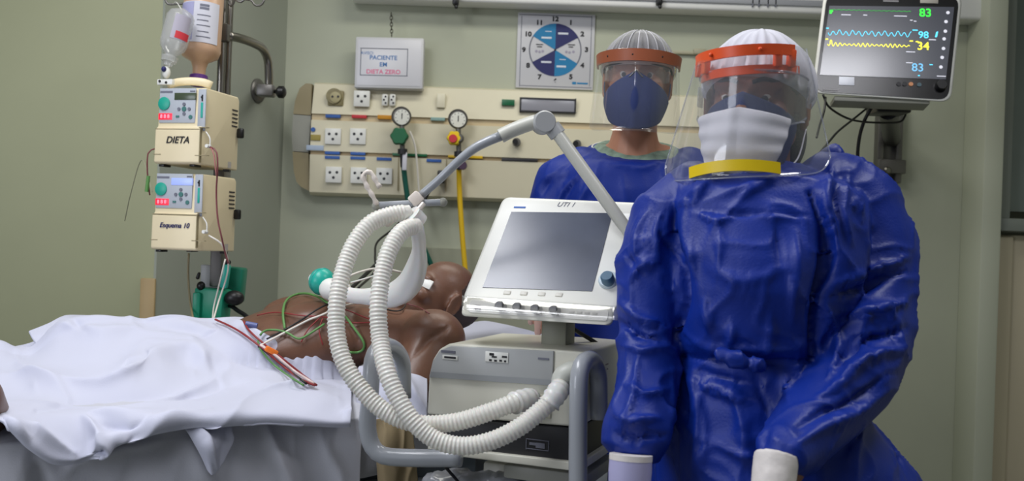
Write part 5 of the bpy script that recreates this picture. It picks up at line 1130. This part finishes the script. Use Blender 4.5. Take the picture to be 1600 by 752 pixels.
q = MB(); q.tube(spline([K(858, 632, 1.488), K(866, 620, 1.492), K(876, 606, 1.51)], 0.003), lambda t_: 0.0185 - 0.003 * abs(math.sin(t_ * 9)), 20); h2c = q.build('cuff', M_mount, h2, angle=180)
q = MB(); q.tube(spline([K(804, 630, 1.508), K(820, 625, 1.525), K(830, 624, 1.54)], 0.003), lambda t_: 0.0185 - 0.002 * abs(math.sin(t_ * 9)), 20); q.build('cuff', M_mount, h1, angle=180)
# smooth patient side tube
cm = thing('catheter_mount', 'smooth milky tube swooping down from the hook to the teal filter', 'tube', K(600, 480, 1.9))
q = MB(); q.tube(spline([K(640, 334, 1.66), K(650, 352, 1.68), K(655, 385, 1.75), K(652, 415, 1.83), K(638, 445, 1.90), K(612, 462, 1.95), K(580, 464, 1.99), K(550, 462, 2.02), K(530, 456, 2.05)], 0.008), lambda t_: 0.0165 + 0.011 * math.sin(PI * min(1, max(0, (t_ - 0.25) / 0.6))) , 20, flat=(1.0, 0.75, (0, -1, 0))); q.build('tube_wall', M_mount, cm, angle=180)
q = MB(); q.tube([K(652, 350, 1.66), K(640, 336, 1.65)], 0.021, 20); q.build('tube_cuff', M_mount, cm)
q = MB(); q.cap2(K(516, 452, 2.06), 0.024, K(532, 455, 2.05), 0.024); q.build('elbow', M_white, cm)
hf = thing('breathing_filter', 'round teal breathing filter with a white port above the chest', 'filter', K(502, 460, 2.08))
axf = (K(516, 445, 2.05) - K(486, 435, 2.1)).normalized(); Mq = Matrix.Translation(K(503, 440, 2.08)) @ axf.to_track_quat('Z', 'Y').to_matrix().to_4x4()
q = MB(); q.lathe([(0.012, -0.026), (0.020, -0.018), (0.0275, -0.010), (0.029, 0.0), (0.0275, 0.010), (0.020, 0.018), (0.012, 0.024)], Mq, 36); q.build('filter_shell', M_teal, hf)
q = MB(); q.lathe([(0.011, -0.036), (0.011, -0.02)], Mq, 20); q.build('end_port', M_mount, hf)
q = MB(); q.lathe([(0.0292, -0.0015), (0.0302, 0), (0.0292, 0.0015)], Mq, 36); q.build('rim', mat('teal_rim', (25, 150, 140), 0.4), hf)
cable('feeding_tube', 'thin white tube from the filter to the patient\'s mouth', [K(545, 432, 2.08), K(560, 426, 2.1), K(585, 420, 2.14), K(610, 422, 2.18), K(628, 426, 2.2)], 0.0026, M_whitew, 'tube')
cable('feeding_tube', 'clear thin tube below the white one at the mouth', [K(548, 442, 2.08), K(570, 436, 2.1), K(590, 430, 2.14), K(612, 430, 2.18)], 0.0020, M_mount, 'tube')
# ---------------------------------------------------------------- people helpers
def sections(q, secs, d, n=48, pw=2.3, tilts=None):
    "secs: (py, x_left, x_right, depth_offset, half_depth)"
    rg = []
    for si, (py, xl_, xr_, dy, ry) in enumerate(secs):
        ti = tilts[si] if tilts and si < len(tilts) else 0
        a_, b_ = K(xl_, py, d), K(xr_, py, d); c_ = (a_ + b_) / 2; rx = (b_ - a_).length / 2; r = []
        for k in range(n):
            t_ = 2 * PI * k / n; cx_, sy_ = math.cos(t_), math.sin(t_)
            x = math.copysign(abs(cx_) ** (2 / pw), cx_) * rx; y = math.copysign(abs(sy_) ** (2 / pw), sy_) * ry; r.append(Vector((c_.x + x, d + dy + y, c_.z + ti * y / ry)))
        rg.append(r)
    q.loft(rg); return q
def chain(q, pts):
    for i in range(len(pts) - 1): q.cap2(pts[i][0], pts[i][1], pts[i + 1][0], pts[i + 1][1], 20)
def mask_surface(par, M, name, m, ztop, zbot, rad, a0=-1.25, a1=1.25, th=0.0015, cy=0.0, nu=60, nv=30, taper=0.0):
    def fn(u, v): a_ = (a0 + (a1 - a0) * u) * (1 - taper * v); z_ = ztop(a_) * (1 - v) + zbot(a_) * v; r = rad(a_, v); return (math.sin(a_) * r, cy - math.cos(a_) * r, z_)
    return visor(par, M, fn, name, m, nu, nv, th)

# ---------------------------------------------------------------- man behind the ventilator
MDp = 2.45
HMm = mhead(K(996, 129, 2.40), math.radians(-9), 0, math.radians(1.5), 1.0)
q = MB(); head_prims(q, HMm)
q.cap2(HMm @ Vector((0, 0.028, -0.12)), 0.056, HMm @ Vector((0, 0.035, -0.19)), 0.075); sections(q, [(226, 948, 1046, 0.01, 0.065), (245, 925, 1066, 0.01, 0.08), (262, 905, 1085, 0, 0.095), (300, 900, 1090, 0, 0.10), (400, 915, 1075, 0, 0.10), (480, 915, 1070, 0, 0.095), (560, 905, 1080, 0, 0.10), (640, 910, 1075, 0, 0.10)], MDp, pw=2)
wrM = K(852, 420, 2.20)
chain(q, [(K(905, 285, MDp), 0.052), (K(866, 350, 2.44), 0.042), (wrM, 0.027)])
chain(q, [(K(1085, 285, MDp), 0.052), (K(1115, 400, 2.47), 0.042), (K(1085, 500, 2.36), 0.027)])
hand_prims(q, wrM, (-0.04, -0.12, -1), (0.2, 1, 0), (1, 0, 0.1), 0.25, 0.93); hand_prims(q, K(1085, 500, 2.36), (-0.1, -0.2, -1), (-1, 0, 0), (0, -1, 0), 0.4)
for x in (945, 1040): chain(q, [(K(x, 640, MDp), 0.085), (Vector((K(x, 640, MDp).x, MDp, 0.46)), 0.055), (Vector((K(x, 640, MDp).x, MDp + 0.02, 0.09)), 0.04)])
man = link(union(q, 0.0048, 3), 'person', M_skinm, None, 180, org=(K(992, 400, MDp).x, MDp, 0))
tag(man, 'man standing behind the ventilator in blue gown, navy respirator and rust-banded visor', 'person')
eyes(man, HMm); brows(man, HMm)
q = MB(); sections(q, [(226, 938, 1052, 0.01, 0.082), (228, 932, 1060, 0.01, 0.088), (244, 915, 1070, 0.005, 0.10), (266, 900, 1082, 0, 0.105)], MDp, pw=2, tilts=[0.024, 0.024, 0.015, 0]); sm_ = q.mesh()
sh = link(evalmesh(sm_, [('REMESH', dict(mode='VOXEL', voxel_size=0.005)), ('SMOOTH', dict(factor=0.5, iterations=5))]), 'shirt', mat('green_patterned_shirt', (120, 140, 125), 0.8, var=0.35, vscale=45), man, 180)
q = MB(); sections(q, [(232, 926, 1064, 0.015, 0.098), (235, 918, 1070, 0.015, 0.104), (252, 897, 1085, 0, 0.118), (272, 868, 1112, 0, 0.125), (300, 862, 1120, 0, 0.135), (360, 868, 1110, 0, 0.14), (450, 882, 1100, 0, 0.14), (560, 876, 1105, 0, 0.15), (700, 862, 1112, 0, 0.17), (1020, 850, 1125, 0, 0.19)], MDp, tilts=[0.030, 0.028, 0.01])
chain(q, [(K(908, 266, MDp), 0.060), (K(880, 290, MDp), 0.075), (K(868, 345, 2.45), 0.078), (K(855, 415, 2.24), 0.050)])
chain(q, [(K(1080, 266, MDp), 0.060), (K(1108, 290, MDp), 0.072), (K(1118, 400, 2.47), 0.070), (K(1088, 492, 2.37), 0.050)])
gm = union(q, 0.007, 6); wrinkle(gm, 8, 0.006, stretch=(1, 1, 0.35), ridged=False, seed=5); wrinkle(gm, 14, 0.0022, stretch=(1, 1, 0.5), seed=2)
folds(gm, [([(900, 262), (880, 300), (872, 340)], 9, 0.012), ([(930, 262), (915, 300), (905, 345)], 9, 0.010), ([(880, 250), (850, 280), (835, 310)], 6, 0.006), ([(895, 272), (886, 310)], 6, -0.010), ([(950, 255), (1000, 262), (1040, 255)], 6, 0.006), ([(970, 275), (975, 330)], 10, 0.006), ([(860, 275), (850, 305)], 6, -0.008), ([(1045, 260), (1040, 320)], 9, 0.008)])
link(gm, 'gown', M_gown2, man, 180)
ca, cb = K(926, 232, MDp), K(1064, 232, MDp); cm_ = (ca + cb) / 2; q = MB(); ringp = [Vector((cm_.x + math.cos(a_) * (cb.x - ca.x) / 2, MDp + 0.015 + math.sin(a_) * 0.098, cm_.z + 0.030 * math.sin(a_))) for a_ in [2 * PI * k / 48 for k in range(48)]]; q.tube(ringp, 0.0028, 8, closed=True); q.build('neck_piping', M_white, man, angle=180)
# cap, hair, respirator, glasses, visor
q = MB(); q.ell(HMm @ Vector((0, 0.026, 0.046)), (0.0775, 0.098, 0.082), HMm.to_3x3(), 32); hm_ = q.mesh(); hm2 = link(hm_, 'hair', M_hair, man, 180)
M_capm = clear_mat('sheer_cap', haze=0.28, fac=0.15, rough=0.5, hcol=(205, 205, 212)); M_capw = clear_mat('white_cap', haze=0.82, fac=0.1, rough=0.6, hcol=(225, 225, 235))
bouffant(man, HMm, 'bouffant_cap', M_capm, 0.090, 0.112, 0.098, 0.034, 0.048, 0.007, 24)
q = MB(); 
for k in range(9):
    a_ = -1.25 + k * 0.31; q.tube(spline([HMm @ Vector((math.sin(a_) * 0.0885 * math.cos(t_) , 0.018 - math.cos(a_) * 0.111 * math.cos(t_), 0.034 + 0.0985 * math.sin(t_))) for t_ in (0.25, 0.6, 0.95, 1.3)], 0.006), 0.0013, 6)
q.build('cap_pleats', mat('pleat_white', (190, 190, 198), 0.6), man, angle=180)
rzt = lambda a_: 0.012 - 0.062 * min(1, abs(a_) / 1.25) ** 0.85; rzb = lambda a_: -0.130 + 0.062 * min(1, abs(a_) / 1.25) ** 1.8
rrad = lambda a_, v: 0.070 + 0.010 * abs(math.sin(a_)) - 0.016 * v * v + (0.062 * max(0, math.cos(a_)) ** 2.0) * (0.55 + 0.45 * math.sin(PI * (0.05 + 0.62 * v))) + 0.005 * math.exp(-(a_ / 0.07) ** 2)
rs_ = mask_surface(man, HMm, 'respirator', M_mask, rzt, rzb, rrad, cy=0.0)
q = MB(); q.tube(spline([HMm @ Vector((x * 0.016, -0.112 - 0.004 * (1 - abs(x)), 0.010 - 0.016 * abs(x))) for x in (-1, -0.4, 0, 0.4, 1)], 0.003), 0.0018, 6, flat=(1, 2, (0, 0, 1))); q.build('nose_clip', M_steel, rs_, angle=180)
for sx in (-1, 1):
    q = MB(); q.tube(spline([HMm @ Vector(p) for p in ((sx * 0.075, -0.028, -0.055), (sx * 0.081, -0.01, -0.02), (sx * 0.082, 0.01, 0.03))], 0.005), 0.0016, 6); q.build('strap', M_mask, rs_, angle=180)
gl = visor(man, HMm, lambda u, v: (math.sin(-1.3 + 2.6 * u) * 0.082, -0.018 - math.cos(-1.3 + 2.6 * u) * 0.085, 0.028 - 0.044 * v * (1 - 0.25 * abs(2 * u - 1) ** 3)), 'safety_glasses', M_goggle, 40, 10, 0.0012)
q = MB(); q.tube([HMm @ Vector((math.sin(a_) * 0.0825, -0.018 - math.cos(a_) * 0.0855, 0.029)) for a_ in [-1.3 + 2.6 * k / 30 for k in range(31)]], 0.0024, 8)
for sx in (-1, 1): q.tube([HMm @ Vector((sx * 0.080, -0.04, 0.027)), HMm @ Vector((sx * 0.086, 0.02, 0.02))], 0.0026, 8)
q.build('glasses_frame', M_black, gl, angle=180)
vm = visor(man, HMm, lambda u, v: (math.sin(-1.35 + 2.7 * u) * (0.102 + 0.012 * v), 0.0 - math.cos(-1.35 + 2.7 * u) * (0.122 + 0.010 * v), 0.062 - (0.198 - 0.02 * abs(2 * u - 1) ** 6) * v), 'face_shield', M_shield, 48, 20)
q = MB(); band(q, HMm, 0.101, 0.032, 0.060, -1.7, 1.7, 0.004, rx=0.985, ry=1.19, lean=0.003); q.build('visor_band', M_brown, vm)
q = MB(); band(q, HMm, 0.086, 0.026, 0.046, -1.6, 1.6, 0.003, cy=0.0, rx=0.98, ry=1.20); q.build('foam_strip', mat('foam_grey', (170, 160, 158), 0.8), vm)
q = MB()
for a_ in (-0.75, -0.1, 0.6): q.ell(HMm @ Vector((math.sin(a_) * 0.104, -math.cos(a_) * 0.1245, 0.046)), (0.003,) * 3)
q.build('studs', M_black, vm)
# gloves (translucent latex)
def glove(par, wr, f, n, side, curl, s, m, cuff=None, fat=1.12, name='glove'):
    q = MB(); hand_prims(q, wr, f, n, side, curl, s, fat=fat); q.tube([Vector(wr) - Vector(f).normalized() * 0.05, Vector(wr) - Vector(f).normalized() * 0.02, Vector(wr) + Vector(f).normalized() * 0.01], [0.029, 0.028, 0.026], 28)
    me = union(q, 0.0026, 3); wrinkle(me, 55, 0.0009, ridged=False); g_ = link(me, name, m, par, 180)
    if cuff:
        fv = Vector(f).normalized(); q = MB(); q.tube([Vector(wr) - fv * 0.052, Vector(wr) - fv * 0.044], 0.0300, 28); q.build('cuff_roll', m, g_)
    return g_
M_glovep = mat('pale_pink_glove', (205, 168, 152), 0.5, var=0.06, vscale=20)
glove(man, wrM, (-0.04, -0.12, -1), (0.2, 1, 0), (1, 0, 0.1), 0.25, 0.93, M_glovep)
q = MB(); 
for x in (945, 1040): p_ = K(x, 640, MDp); chain(q, [(Vector((p_.x, MDp, 0.72)), 0.09), (Vector((p_.x, MDp, 0.46)), 0.075), (Vector((p_.x, MDp + 0.02, 0.10)), 0.065)])
link(union(q, 0.008, 3), 'trousers', mat('scrub_trousers', (60, 90, 120), 0.8), man, 180)
q = MB()
for x in (945, 1040): p_ = K(x, 640, MDp); q.box((p_.x, MDp - 0.05, 0.045), (0.095, 0.27, 0.085), r=0.035, seg=4)
q.build('shoes', M_black, man)

# ---------------------------------------------------------------- woman in front
WDp = 1.50
HMw = mhead(K(1180, 166, 1.50), math.radians(-25), math.radians(3), math.radians(2), 0.92)
q = MB(); head_prims(q, HMw)
sections(q, [(262, 1130, 1245, 0, 0.055), (285, 1090, 1290, 0, 0.075), (340, 1070, 1310, 0, 0.09), (450, 1080, 1290, 0, 0.095), (560, 1085, 1270, 0, 0.09), (660, 1060, 1300, 0, 0.105), (760, 1065, 1300, 0, 0.11)], WDp, pw=2)
wrL, wrR = K(983, 770, 1.33), K(1206, 772, 1.22)
LF, RF = Vector((-0.03, -0.12, -1)).normalized(), Vector((-0.20, -0.40, -0.85)).normalized()
chain(q, [(K(1075, 305, WDp), 0.040), (K(1014, 500, 1.49), 0.028), (wrL, 0.020)]); chain(q, [(K(1325, 305, WDp), 0.045), (K(1348, 520, 1.46), 0.034), (K(1285, 650, 1.33), 0.028), (wrR, 0.020)])
hand_prims(q, wrL, LF, (1, 0.2, 0), (0, -1, 0), 0.35, 0.9); hand_prims(q, wrR, RF, (-0.7, 0.3, 0.3), (-0.2, -1, 0.5), 0.5, 0.9)
for x in (1120, 1240): p_ = K(x, 760, WDp); chain(q, [(p_, 0.085), (Vector((p_.x, WDp, 0.43)), 0.052), (Vector((p_.x, WDp + 0.02, 0.085)), 0.036)])
woman = link(union(q, 0.0046, 3), 'person', M_skinw, None, 180, org=(K(1185, 400, WDp).x, WDp, 0))
tag(woman, 'woman standing in front in royal blue gown, white mask and orange-banded visor', 'person')
eyes(woman, HMw); brows(woman, HMw)
gown_secs = [(258, 1128, 1240, 0.01, 0.060), (270, 1100, 1275, 0.01, 0.088), (284, 1068, 1308, 0, 0.112), (305, 1048, 1340, 0, 0.128), (340, 1042, 1345, -0.005, 0.14), (400, 1040, 1330, -0.015, 0.155), (450, 1042, 1318, -0.015, 0.16), (510, 1045, 1300, -0.005, 0.152), (556, 1052, 1285, 0.0, 0.142), (570, 1054, 1286, 0, 0.143), (620, 1040, 1325, 0, 0.158), (700, 1030, 1400, 0.01, 0.18), (760, 1026, 1440, 0.01, 0.195), (900, 1020, 1470, 0.02, 0.21), (1180, 1015, 1490, 0.02, 0.22)]
q = MB(); sections(q, gown_secs, WDp, n=64)
chain(q, [(K(1085, 312, WDp), 0.055), (K(1045, 345, WDp), 0.055), (K(1020, 410, 1.49), 0.050), (K(1014, 480, 1.48), 0.051), (K(1015, 520, 1.47), 0.047), (K(1010, 600, 1.43), 0.046), (K(994, 674, 1.385), 0.049)])
chain(q, [(K(1300, 290, WDp), 0.055), (K(1335, 320, WDp), 0.064), (K(1358, 380, 1.49), 0.067), (K(1355, 450, 1.47), 0.068), (K(1345, 520, 1.44), 0.068), (K(1325, 590, 1.39), 0.062), (K(1285, 650, 1.33), 0.052), (K(1243, 695, 1.28), 0.041), (K(1233, 708, 1.262), 0.036)])
q.ell(K(1300, 245, 1.56), (0.022, 0.03, 0.02))
gm = union(q, 0.0045, 6)
print('gown verts', len(gm.vertices))
wrinkle(gm, 6, 0.007, stretch=(1.2, 1, 0.5), ridged=False, seed=5); wrinkle(gm, 8, 0.006, stretch=(1, 1, 0.7), seed=2); wrinkle(gm, 16, 0.004, seed=12)
FW = [([(1095, 334), (1150, 338), (1200, 336), (1260, 334)], 4, -0.006), ([(1100, 340), (1125, 350), (1150, 342)], 5, 0.008), ([(1180, 338), (1240, 340)], 8, 0.005),
      ([(1230, 262), (1170, 290), (1110, 320)], 9, 0.006), ([(1130, 275), (1100, 300), (1060, 330)], 9, 0.007), ([(1200, 280), (1160, 310)], 7, 0.005), ([(1128, 345), (1130, 380), (1124, 420)], 6, 0.005),
      ([(1265, 300), (1284, 350), (1292, 420), (1286, 490), (1266, 560)], 11, -0.030), ([(1300, 260), (1290, 320), (1300, 390)], 12, 0.014), ([(1330, 270), (1318, 330), (1325, 380)], 10, 0.010), ([(1345, 300), (1345, 345)], 7, 0.010), ([(1310, 290), (1305, 340)], 6, -0.010),
      ([(1060, 330), (1058, 400), (1066, 470), (1060, 540)], 8, -0.026), ([(1080, 320), (1078, 370), (1085, 430)], 9, 0.008), ([(1020, 330), (1002, 370), (995, 410)], 8, 0.008), ([(1040, 340), (1030, 400)], 7, 0.007),
      ([(1420, 425), (1370, 445), (1310, 470)], 8, -0.014), ([(1415, 400), (1360, 425), (1310, 445)], 9, 0.010), ([(1420, 475), (1360, 490), (1320, 510)], 10, 0.014), ([(1415, 510), (1350, 535), (1300, 575)], 8, -0.016), ([(1410, 540), (1340, 570), (1280, 620)], 11, 0.014), ([(1400, 580), (1330, 625), (1250, 670)], 7, -0.010), ([(1390, 610), (1310, 660), (1240, 700)], 9, 0.010), ([(1300, 480), (1318, 540), (1290, 590)], 8, 0.010),
      ([(965, 470), (1000, 500), (1045, 515)], 8, 0.012), ([(962, 500), (1000, 525), (1040, 535)], 6, -0.014), ([(970, 540), (1010, 550), (1050, 545)], 8, 0.008), ([(975, 600), (1010, 620), (1045, 610)], 7, 0.008), ([(962, 650), (990, 665), (1030, 655)], 8, 0.012), ([(965, 680), (1000, 690), (1040, 680)], 6, -0.010), ([(1000, 560), (990, 620), (975, 680)], 7, 0.008), ([(985, 440), (1000, 420), (1035, 400)], 8, 0.010), ([(980, 395), (1005, 430)], 6, -0.006),
      ([(1060, 562), (1120, 566), (1180, 566), (1270, 560)], 5, -0.012), ([(1080, 540), (1120, 550), (1180, 548), (1260, 540)], 10, 0.006),
      ([(1085, 600), (1130, 612), (1180, 630)], 8, 0.009), ([(1110, 585), (1150, 598), (1190, 605)], 7, -0.008), ([(1070, 580), (1055, 630), (1042, 700)], 10, 0.012), ([(1090, 580), (1088, 650), (1080, 740)], 11, 0.009), ([(1075, 590), (1070, 660)], 6, -0.010), ([(1150, 590), (1160, 670), (1150, 750)], 14, 0.008), ([(1185, 585), (1200, 640), (1195, 700)], 10, -0.009), ([(1220, 580), (1235, 630)], 10, 0.008), ([(1110, 690), (1160, 710), (1200, 730)], 9, 0.008),
      ([(1415, 620), (1425, 680), (1435, 750)], 10, 0.014), ([(1395, 640), (1405, 700), (1408, 760)], 8, -0.012), ([(1350, 660), (1340, 720), (1345, 770)], 12, 0.010), ([(1110, 420), (1150, 440), (1210, 430)], 20, 0.006), ([(1240, 360), (1250, 430), (1240, 500)], 12, 0.008), ([(1215, 350), (1222, 420)], 8, -0.006), ([(1100, 470), (1110, 520)], 9, 0.008), ([(1140, 500), (1143, 550)], 7, 0.006), ([(1200, 490), (1195, 550)], 8, 0.006)]
folds(gm, FW); folds(gm, [(p, w_ * 0.6, a * 0.35) for p, w_, a in FW], wob=0.7)
gw = link(gm, 'gown', M_gown, woman, 180)
q = MB()
for c_, r_ in ((K(1150, 562, 1.335), (0.018, 0.012, 0.013)), (K(1181, 570, 1.335), (0.014, 0.010, 0.010)), (K(1132, 556, 1.34), (0.016, 0.010, 0.010))): q.ell(c_, r_, Matrix.Rotation(0.3, 3, 'Y'))
me = union(q, 0.003, 3); wrinkle(me, 50, 0.003); link(me, 'waist_tie', M_gown, woman, 180)
q = MB(); ringp = [K(1112 + 22 * t_ / 8, 272 - 8 * t_ / 8, WDp - 0.088 - 0.004 * t_ / 8) for t_ in range(9)]; q.tube(ringp, 0.004, 8); q.build('inner_collar', M_white, woman, angle=180)
q = MB(); q.box(K(1345, 345, 1.415), (0.02, 0.012, 0.03), RZ(20), r=0.005); me = evalmesh(q.mesh(), [('SUBSURF', dict(levels=2))]); wrinkle(me, 60, 0.003); link(me, 'sleeve_tape', M_gown, woman, 180)
glove(woman, wrL, LF, (1, 0.2, 0), (0, -1, 0), 0.35, 0.9, M_glove, cuff=True); glove(woman, wrR, RF, (-0.7, 0.3, 0.3), (-0.2, -1, 0.5), 0.5, 0.9, M_glove)
q = MB(); q.tube([wrL - LF * 0.046, wrL - LF * 0.030, wrL - LF * 0.002], [0.0295, 0.0300, 0.0285], 28); q.build('lilac_cuff_band', M_cuff, woman, angle=60)
q = MB()
for x in (1120, 1240): p_ = K(x, 760, WDp); chain(q, [(Vector((p_.x, WDp, 0.72)), 0.09), (Vector((p_.x, WDp, 0.43)), 0.07), (Vector((p_.x, WDp + 0.02, 0.10)), 0.06)])
link(union(q, 0.008, 3), 'trousers', mat('scrub_trousers', (60, 90, 120), 0.8), woman, 180)
q = MB()
for x in (1120, 1240): p_ = K(x, 760, WDp); q.box((p_.x, WDp - 0.04, 0.042), (0.09, 0.25, 0.08), r=0.033, seg=4)
q.build('shoes', mat('white_shoe', (210, 210, 210), 0.5), woman)
# hair, cap
q = MB(); q.ell(HMw @ Vector((0, 0.028, 0.046)), (0.080, 0.100, 0.084), HMw.to_3x3(), 32); q.ell(HMw @ Vector((0.0, 0.085, -0.03)), (0.06, 0.045, 0.07), HMw.to_3x3(), 24); q.ell(HMw @ Vector((0.035, 0.06, -0.05)), (0.045, 0.045, 0.07), HMw.to_3x3(), 24); me = union(q, 0.005, 4); link(me, 'hair', M_hair, woman, 180)
bouffant(woman, HMw, 'bouffant_cap', M_capw, 0.091, 0.113, 0.100, 0.030, 0.040, 0.008, 22, back=0.0)
# respirator under a surgical mask
rs_ = mask_surface(woman, HMw, 'respirator', M_mask, lambda a_: 0.014 - 0.045 * min(1, abs(a_) / 1.25), rzb, lambda a_, v: rrad(a_, v) * 0.93)
def srad(a_, v):
    c_ = max(0, math.cos(a_)); base = 0.075 + 0.010 * abs(math.sin(a_)) - 0.012 * v * v + 0.060 * c_ ** 1.6 * (0.58 + 0.42 * math.sin(PI * (0.10 + 0.60 * v)))
    return base + 0.0022 * math.sin(v * 22) * (0.3 + 0.7 * min(1, abs(a_))) + 0.003 * math.sin(a_ * 7 + v * 5) * min(1, abs(a_) * 1.2) + 0.004 * math.exp(-((a_ + 0.1) / 0.08) ** 2) * (1 - v)
sm_ = mask_surface(woman, HMw, 'surgical_mask', M_smask, lambda a_: -0.012 - 0.020 * min(1, abs(a_)), lambda a_: -0.122 + 0.012 * abs(a_), srad, -0.72, 0.76, 0.0012, nu=80, nv=50, taper=0.42)
for sx, z0 in ((1, -0.035), (1, -0.11), (-1, -0.035), (-1, -0.11)):
    q = MB(); q.tube(spline([HMw @ Vector(p) for p in ((sx * 0.060, -0.064, z0), (sx * 0.078, -0.02, z0 * 0.8), (sx * 0.084, 0.012, -0.02 + z0 * 0.15))], 0.005), 0.0013, 6); q.build('ear_loop', M_smask, sm_, angle=180)
gf = lambda u, v, e=0.0: (math.sin(-1.45 + 2.9 * u) * (0.090 + e), -0.020 - math.cos(-1.45 + 2.9 * u) * (0.090 + e), 0.048 - (0.082 + 0.006 * math.sin(PI * u)) * v * (1 - 0.25 * abs(2 * u - 1) ** 4) - 0.008 * abs(2 * u - 1) ** 4)
gg = visor(woman, HMw, lambda u, v: gf(u, v), 'safety_goggles', M_goggle, 50, 14, 0.0014)
M_edge = clear_mat('clear_edge', haze=0.28, fac=1.0, hcol=(190, 195, 210), rough=0.1)
q = MB(); q.tube([HMw @ Vector(gf(k / 40, 0)) for k in range(41)], 0.0018, 8); q.tube([HMw @ Vector(gf(k / 40, 1)) for k in range(41)], 0.0018, 8); q.build('goggle_rim', M_edge, gg, angle=180)
for sx in (-1, 1):
    q = MB(); q.box(HMw @ Vector((sx * 0.090, -0.020, 0.012)), (0.004, 0.030, 0.034), HMw.to_3x3(), r=0.004); q.build('side_vent', M_edge, gg)
HMv = HMw @ Matrix.Rotation(math.radians(-5), 4, 'Y')
vf = lambda u, v, e=0.0: (math.sin(-1.35 + 2.7 * u) * (0.092 + 0.048 * v + e) - 0.012 * v, 0.0 - 0.008 * v - math.cos(-1.35 + 2.7 * u) * (0.122 + 0.018 * v + e), 0.084 - (0.208 - 0.03 * abs(2 * u - 1) ** 8) * v)
vw = visor(woman, HMv, lambda u, v: vf(u, v), 'face_shield', M_shield, 56, 24, 0.0009)
q = MB(); q.tube([HMv @ Vector(vf(0, k / 10)) for k in range(11)] + [HMv @ Vector(vf(k / 40, 1)) for k in range(1, 41)] + [HMv @ Vector(vf(1, 1 - k / 10)) for k in range(1, 11)], 0.0011, 6); q.build('shield_edge', M_edge, vw, angle=180)
q = MB(); band(q, HMv, 0.0900, 0.068, 0.085, -1.15, 0.98, 0.0045, rx=1.0, ry=1.33, lean=0.001); b1 = q.build('visor_band', M_orange, vw)
q = MB(); band(q, HMv, 0.086, 0.040, 0.054, -1.1, 1.15, 0.004, rx=0.99, ry=1.26); q.build('lower_band', M_orange, vw)
q = MB()
for a_ in (-0.5, 0.35): q.ell(HMv @ Vector((math.sin(a_) * 0.0975, -math.cos(a_) * 0.1295, 0.076)), (0.003,) * 3)
for a_ in (-1.08, -0.75, 0.65, 0.92): 
    p_ = HMv @ Vector((math.sin(a_) * 0.091, -math.cos(a_) * 0.116, 0.064)); q.box(p_, (0.012, 0.012, 0.028), HMw.to_3x3() @ Matrix.Rotation(a_, 3, 'Z'), r=0.002)
q.build('band_posts', M_orange, vw)
q = MB(); rg = []
for k in range(31):
    u = 0.30 + 0.40 * k / 30; a_, b_ = Vector(vf(u, 0.945, -0.003)), Vector(vf(u, 0.945, 0.0035)); rg.append([HMv @ p for p in [v_ + Vector((0, 0, h_ + 0.008 * (1 - (k / 15 - 1) ** 2))) for v_, h_ in ((a_, -0.009), (b_, -0.009), (b_, 0.009), (a_, 0.009))]])
q.loft(rg); q.build('lower_stiffener', M_yellow, vw)

# ---------------------------------------------------------------- every countable piece becomes a part of its own
SINGLE = {'rubber_feet': 'rubber_foot', 'black_knobs': 'black_knob', 'casters': 'caster', 'shoes': 'shoe', 'pin_holes': 'pin_hole', 'clip_holes': 'clip_hole', 'arrow_keys': 'arrow_key',
          'soft_keys': 'soft_key', 'studs': 'stud', 'vent_slots': 'vent_slot', 'door_seam': 'door_seam', 'switch_marks': 'switch_mark', 'cap_pleats': 'cap_pleat', 'end_caps': 'end_cap',
          'keys': 'key', 'eyebrows': 'eyebrow', 'small_sketches': 'small_sketch', 'panel_seam': 'panel_seam', 'band_posts': 'band_post', 'white_print': 'white_print', 'dark_print': 'dark_print', 'display_digits': 'display_digit'}
def explode(o, nm):
    me = o.data; n = len(me.vertices); par_ = list(range(n))
    def find(a):
        while par_[a] != a: par_[a] = par_[par_[a]]; a = par_[a]
        return a
    for e in me.edges:
        a, b = find(e.vertices[0]), find(e.vertices[1])
        if a != b: par_[a] = b
    groups = {}
    for p in me.polygons: groups.setdefault(find(p.vertices[0]), []).append(p)
    if len(groups) < 2: o.name = nm; return
    for g_ in groups.values():
        idx = sorted({v for p in g_ for v in p.vertices}); mp = {v: i for i, v in enumerate(idx)}
        m2 = bpy.data.meshes.new(nm); m2.from_pydata([tuple(me.vertices[v].co) for v in idx], [], [tuple(mp[v] for v in p.vertices) for p in g_]); m2.shade_smooth(); m2.set_sharp_from_angle(angle=0.7)
        for mm_ in me.materials: m2.materials.append(mm_)
        c = bpy.data.objects.new(nm, m2); C.objects.link(c); c.parent = o.parent; c.location = o.location
    bpy.data.objects.remove(o)
for o in list(bpy.data.objects):
    b_ = o.name.split('.')[0]
    if b_ in SINGLE and o.type == 'MESH': explode(o, SINGLE[b_])
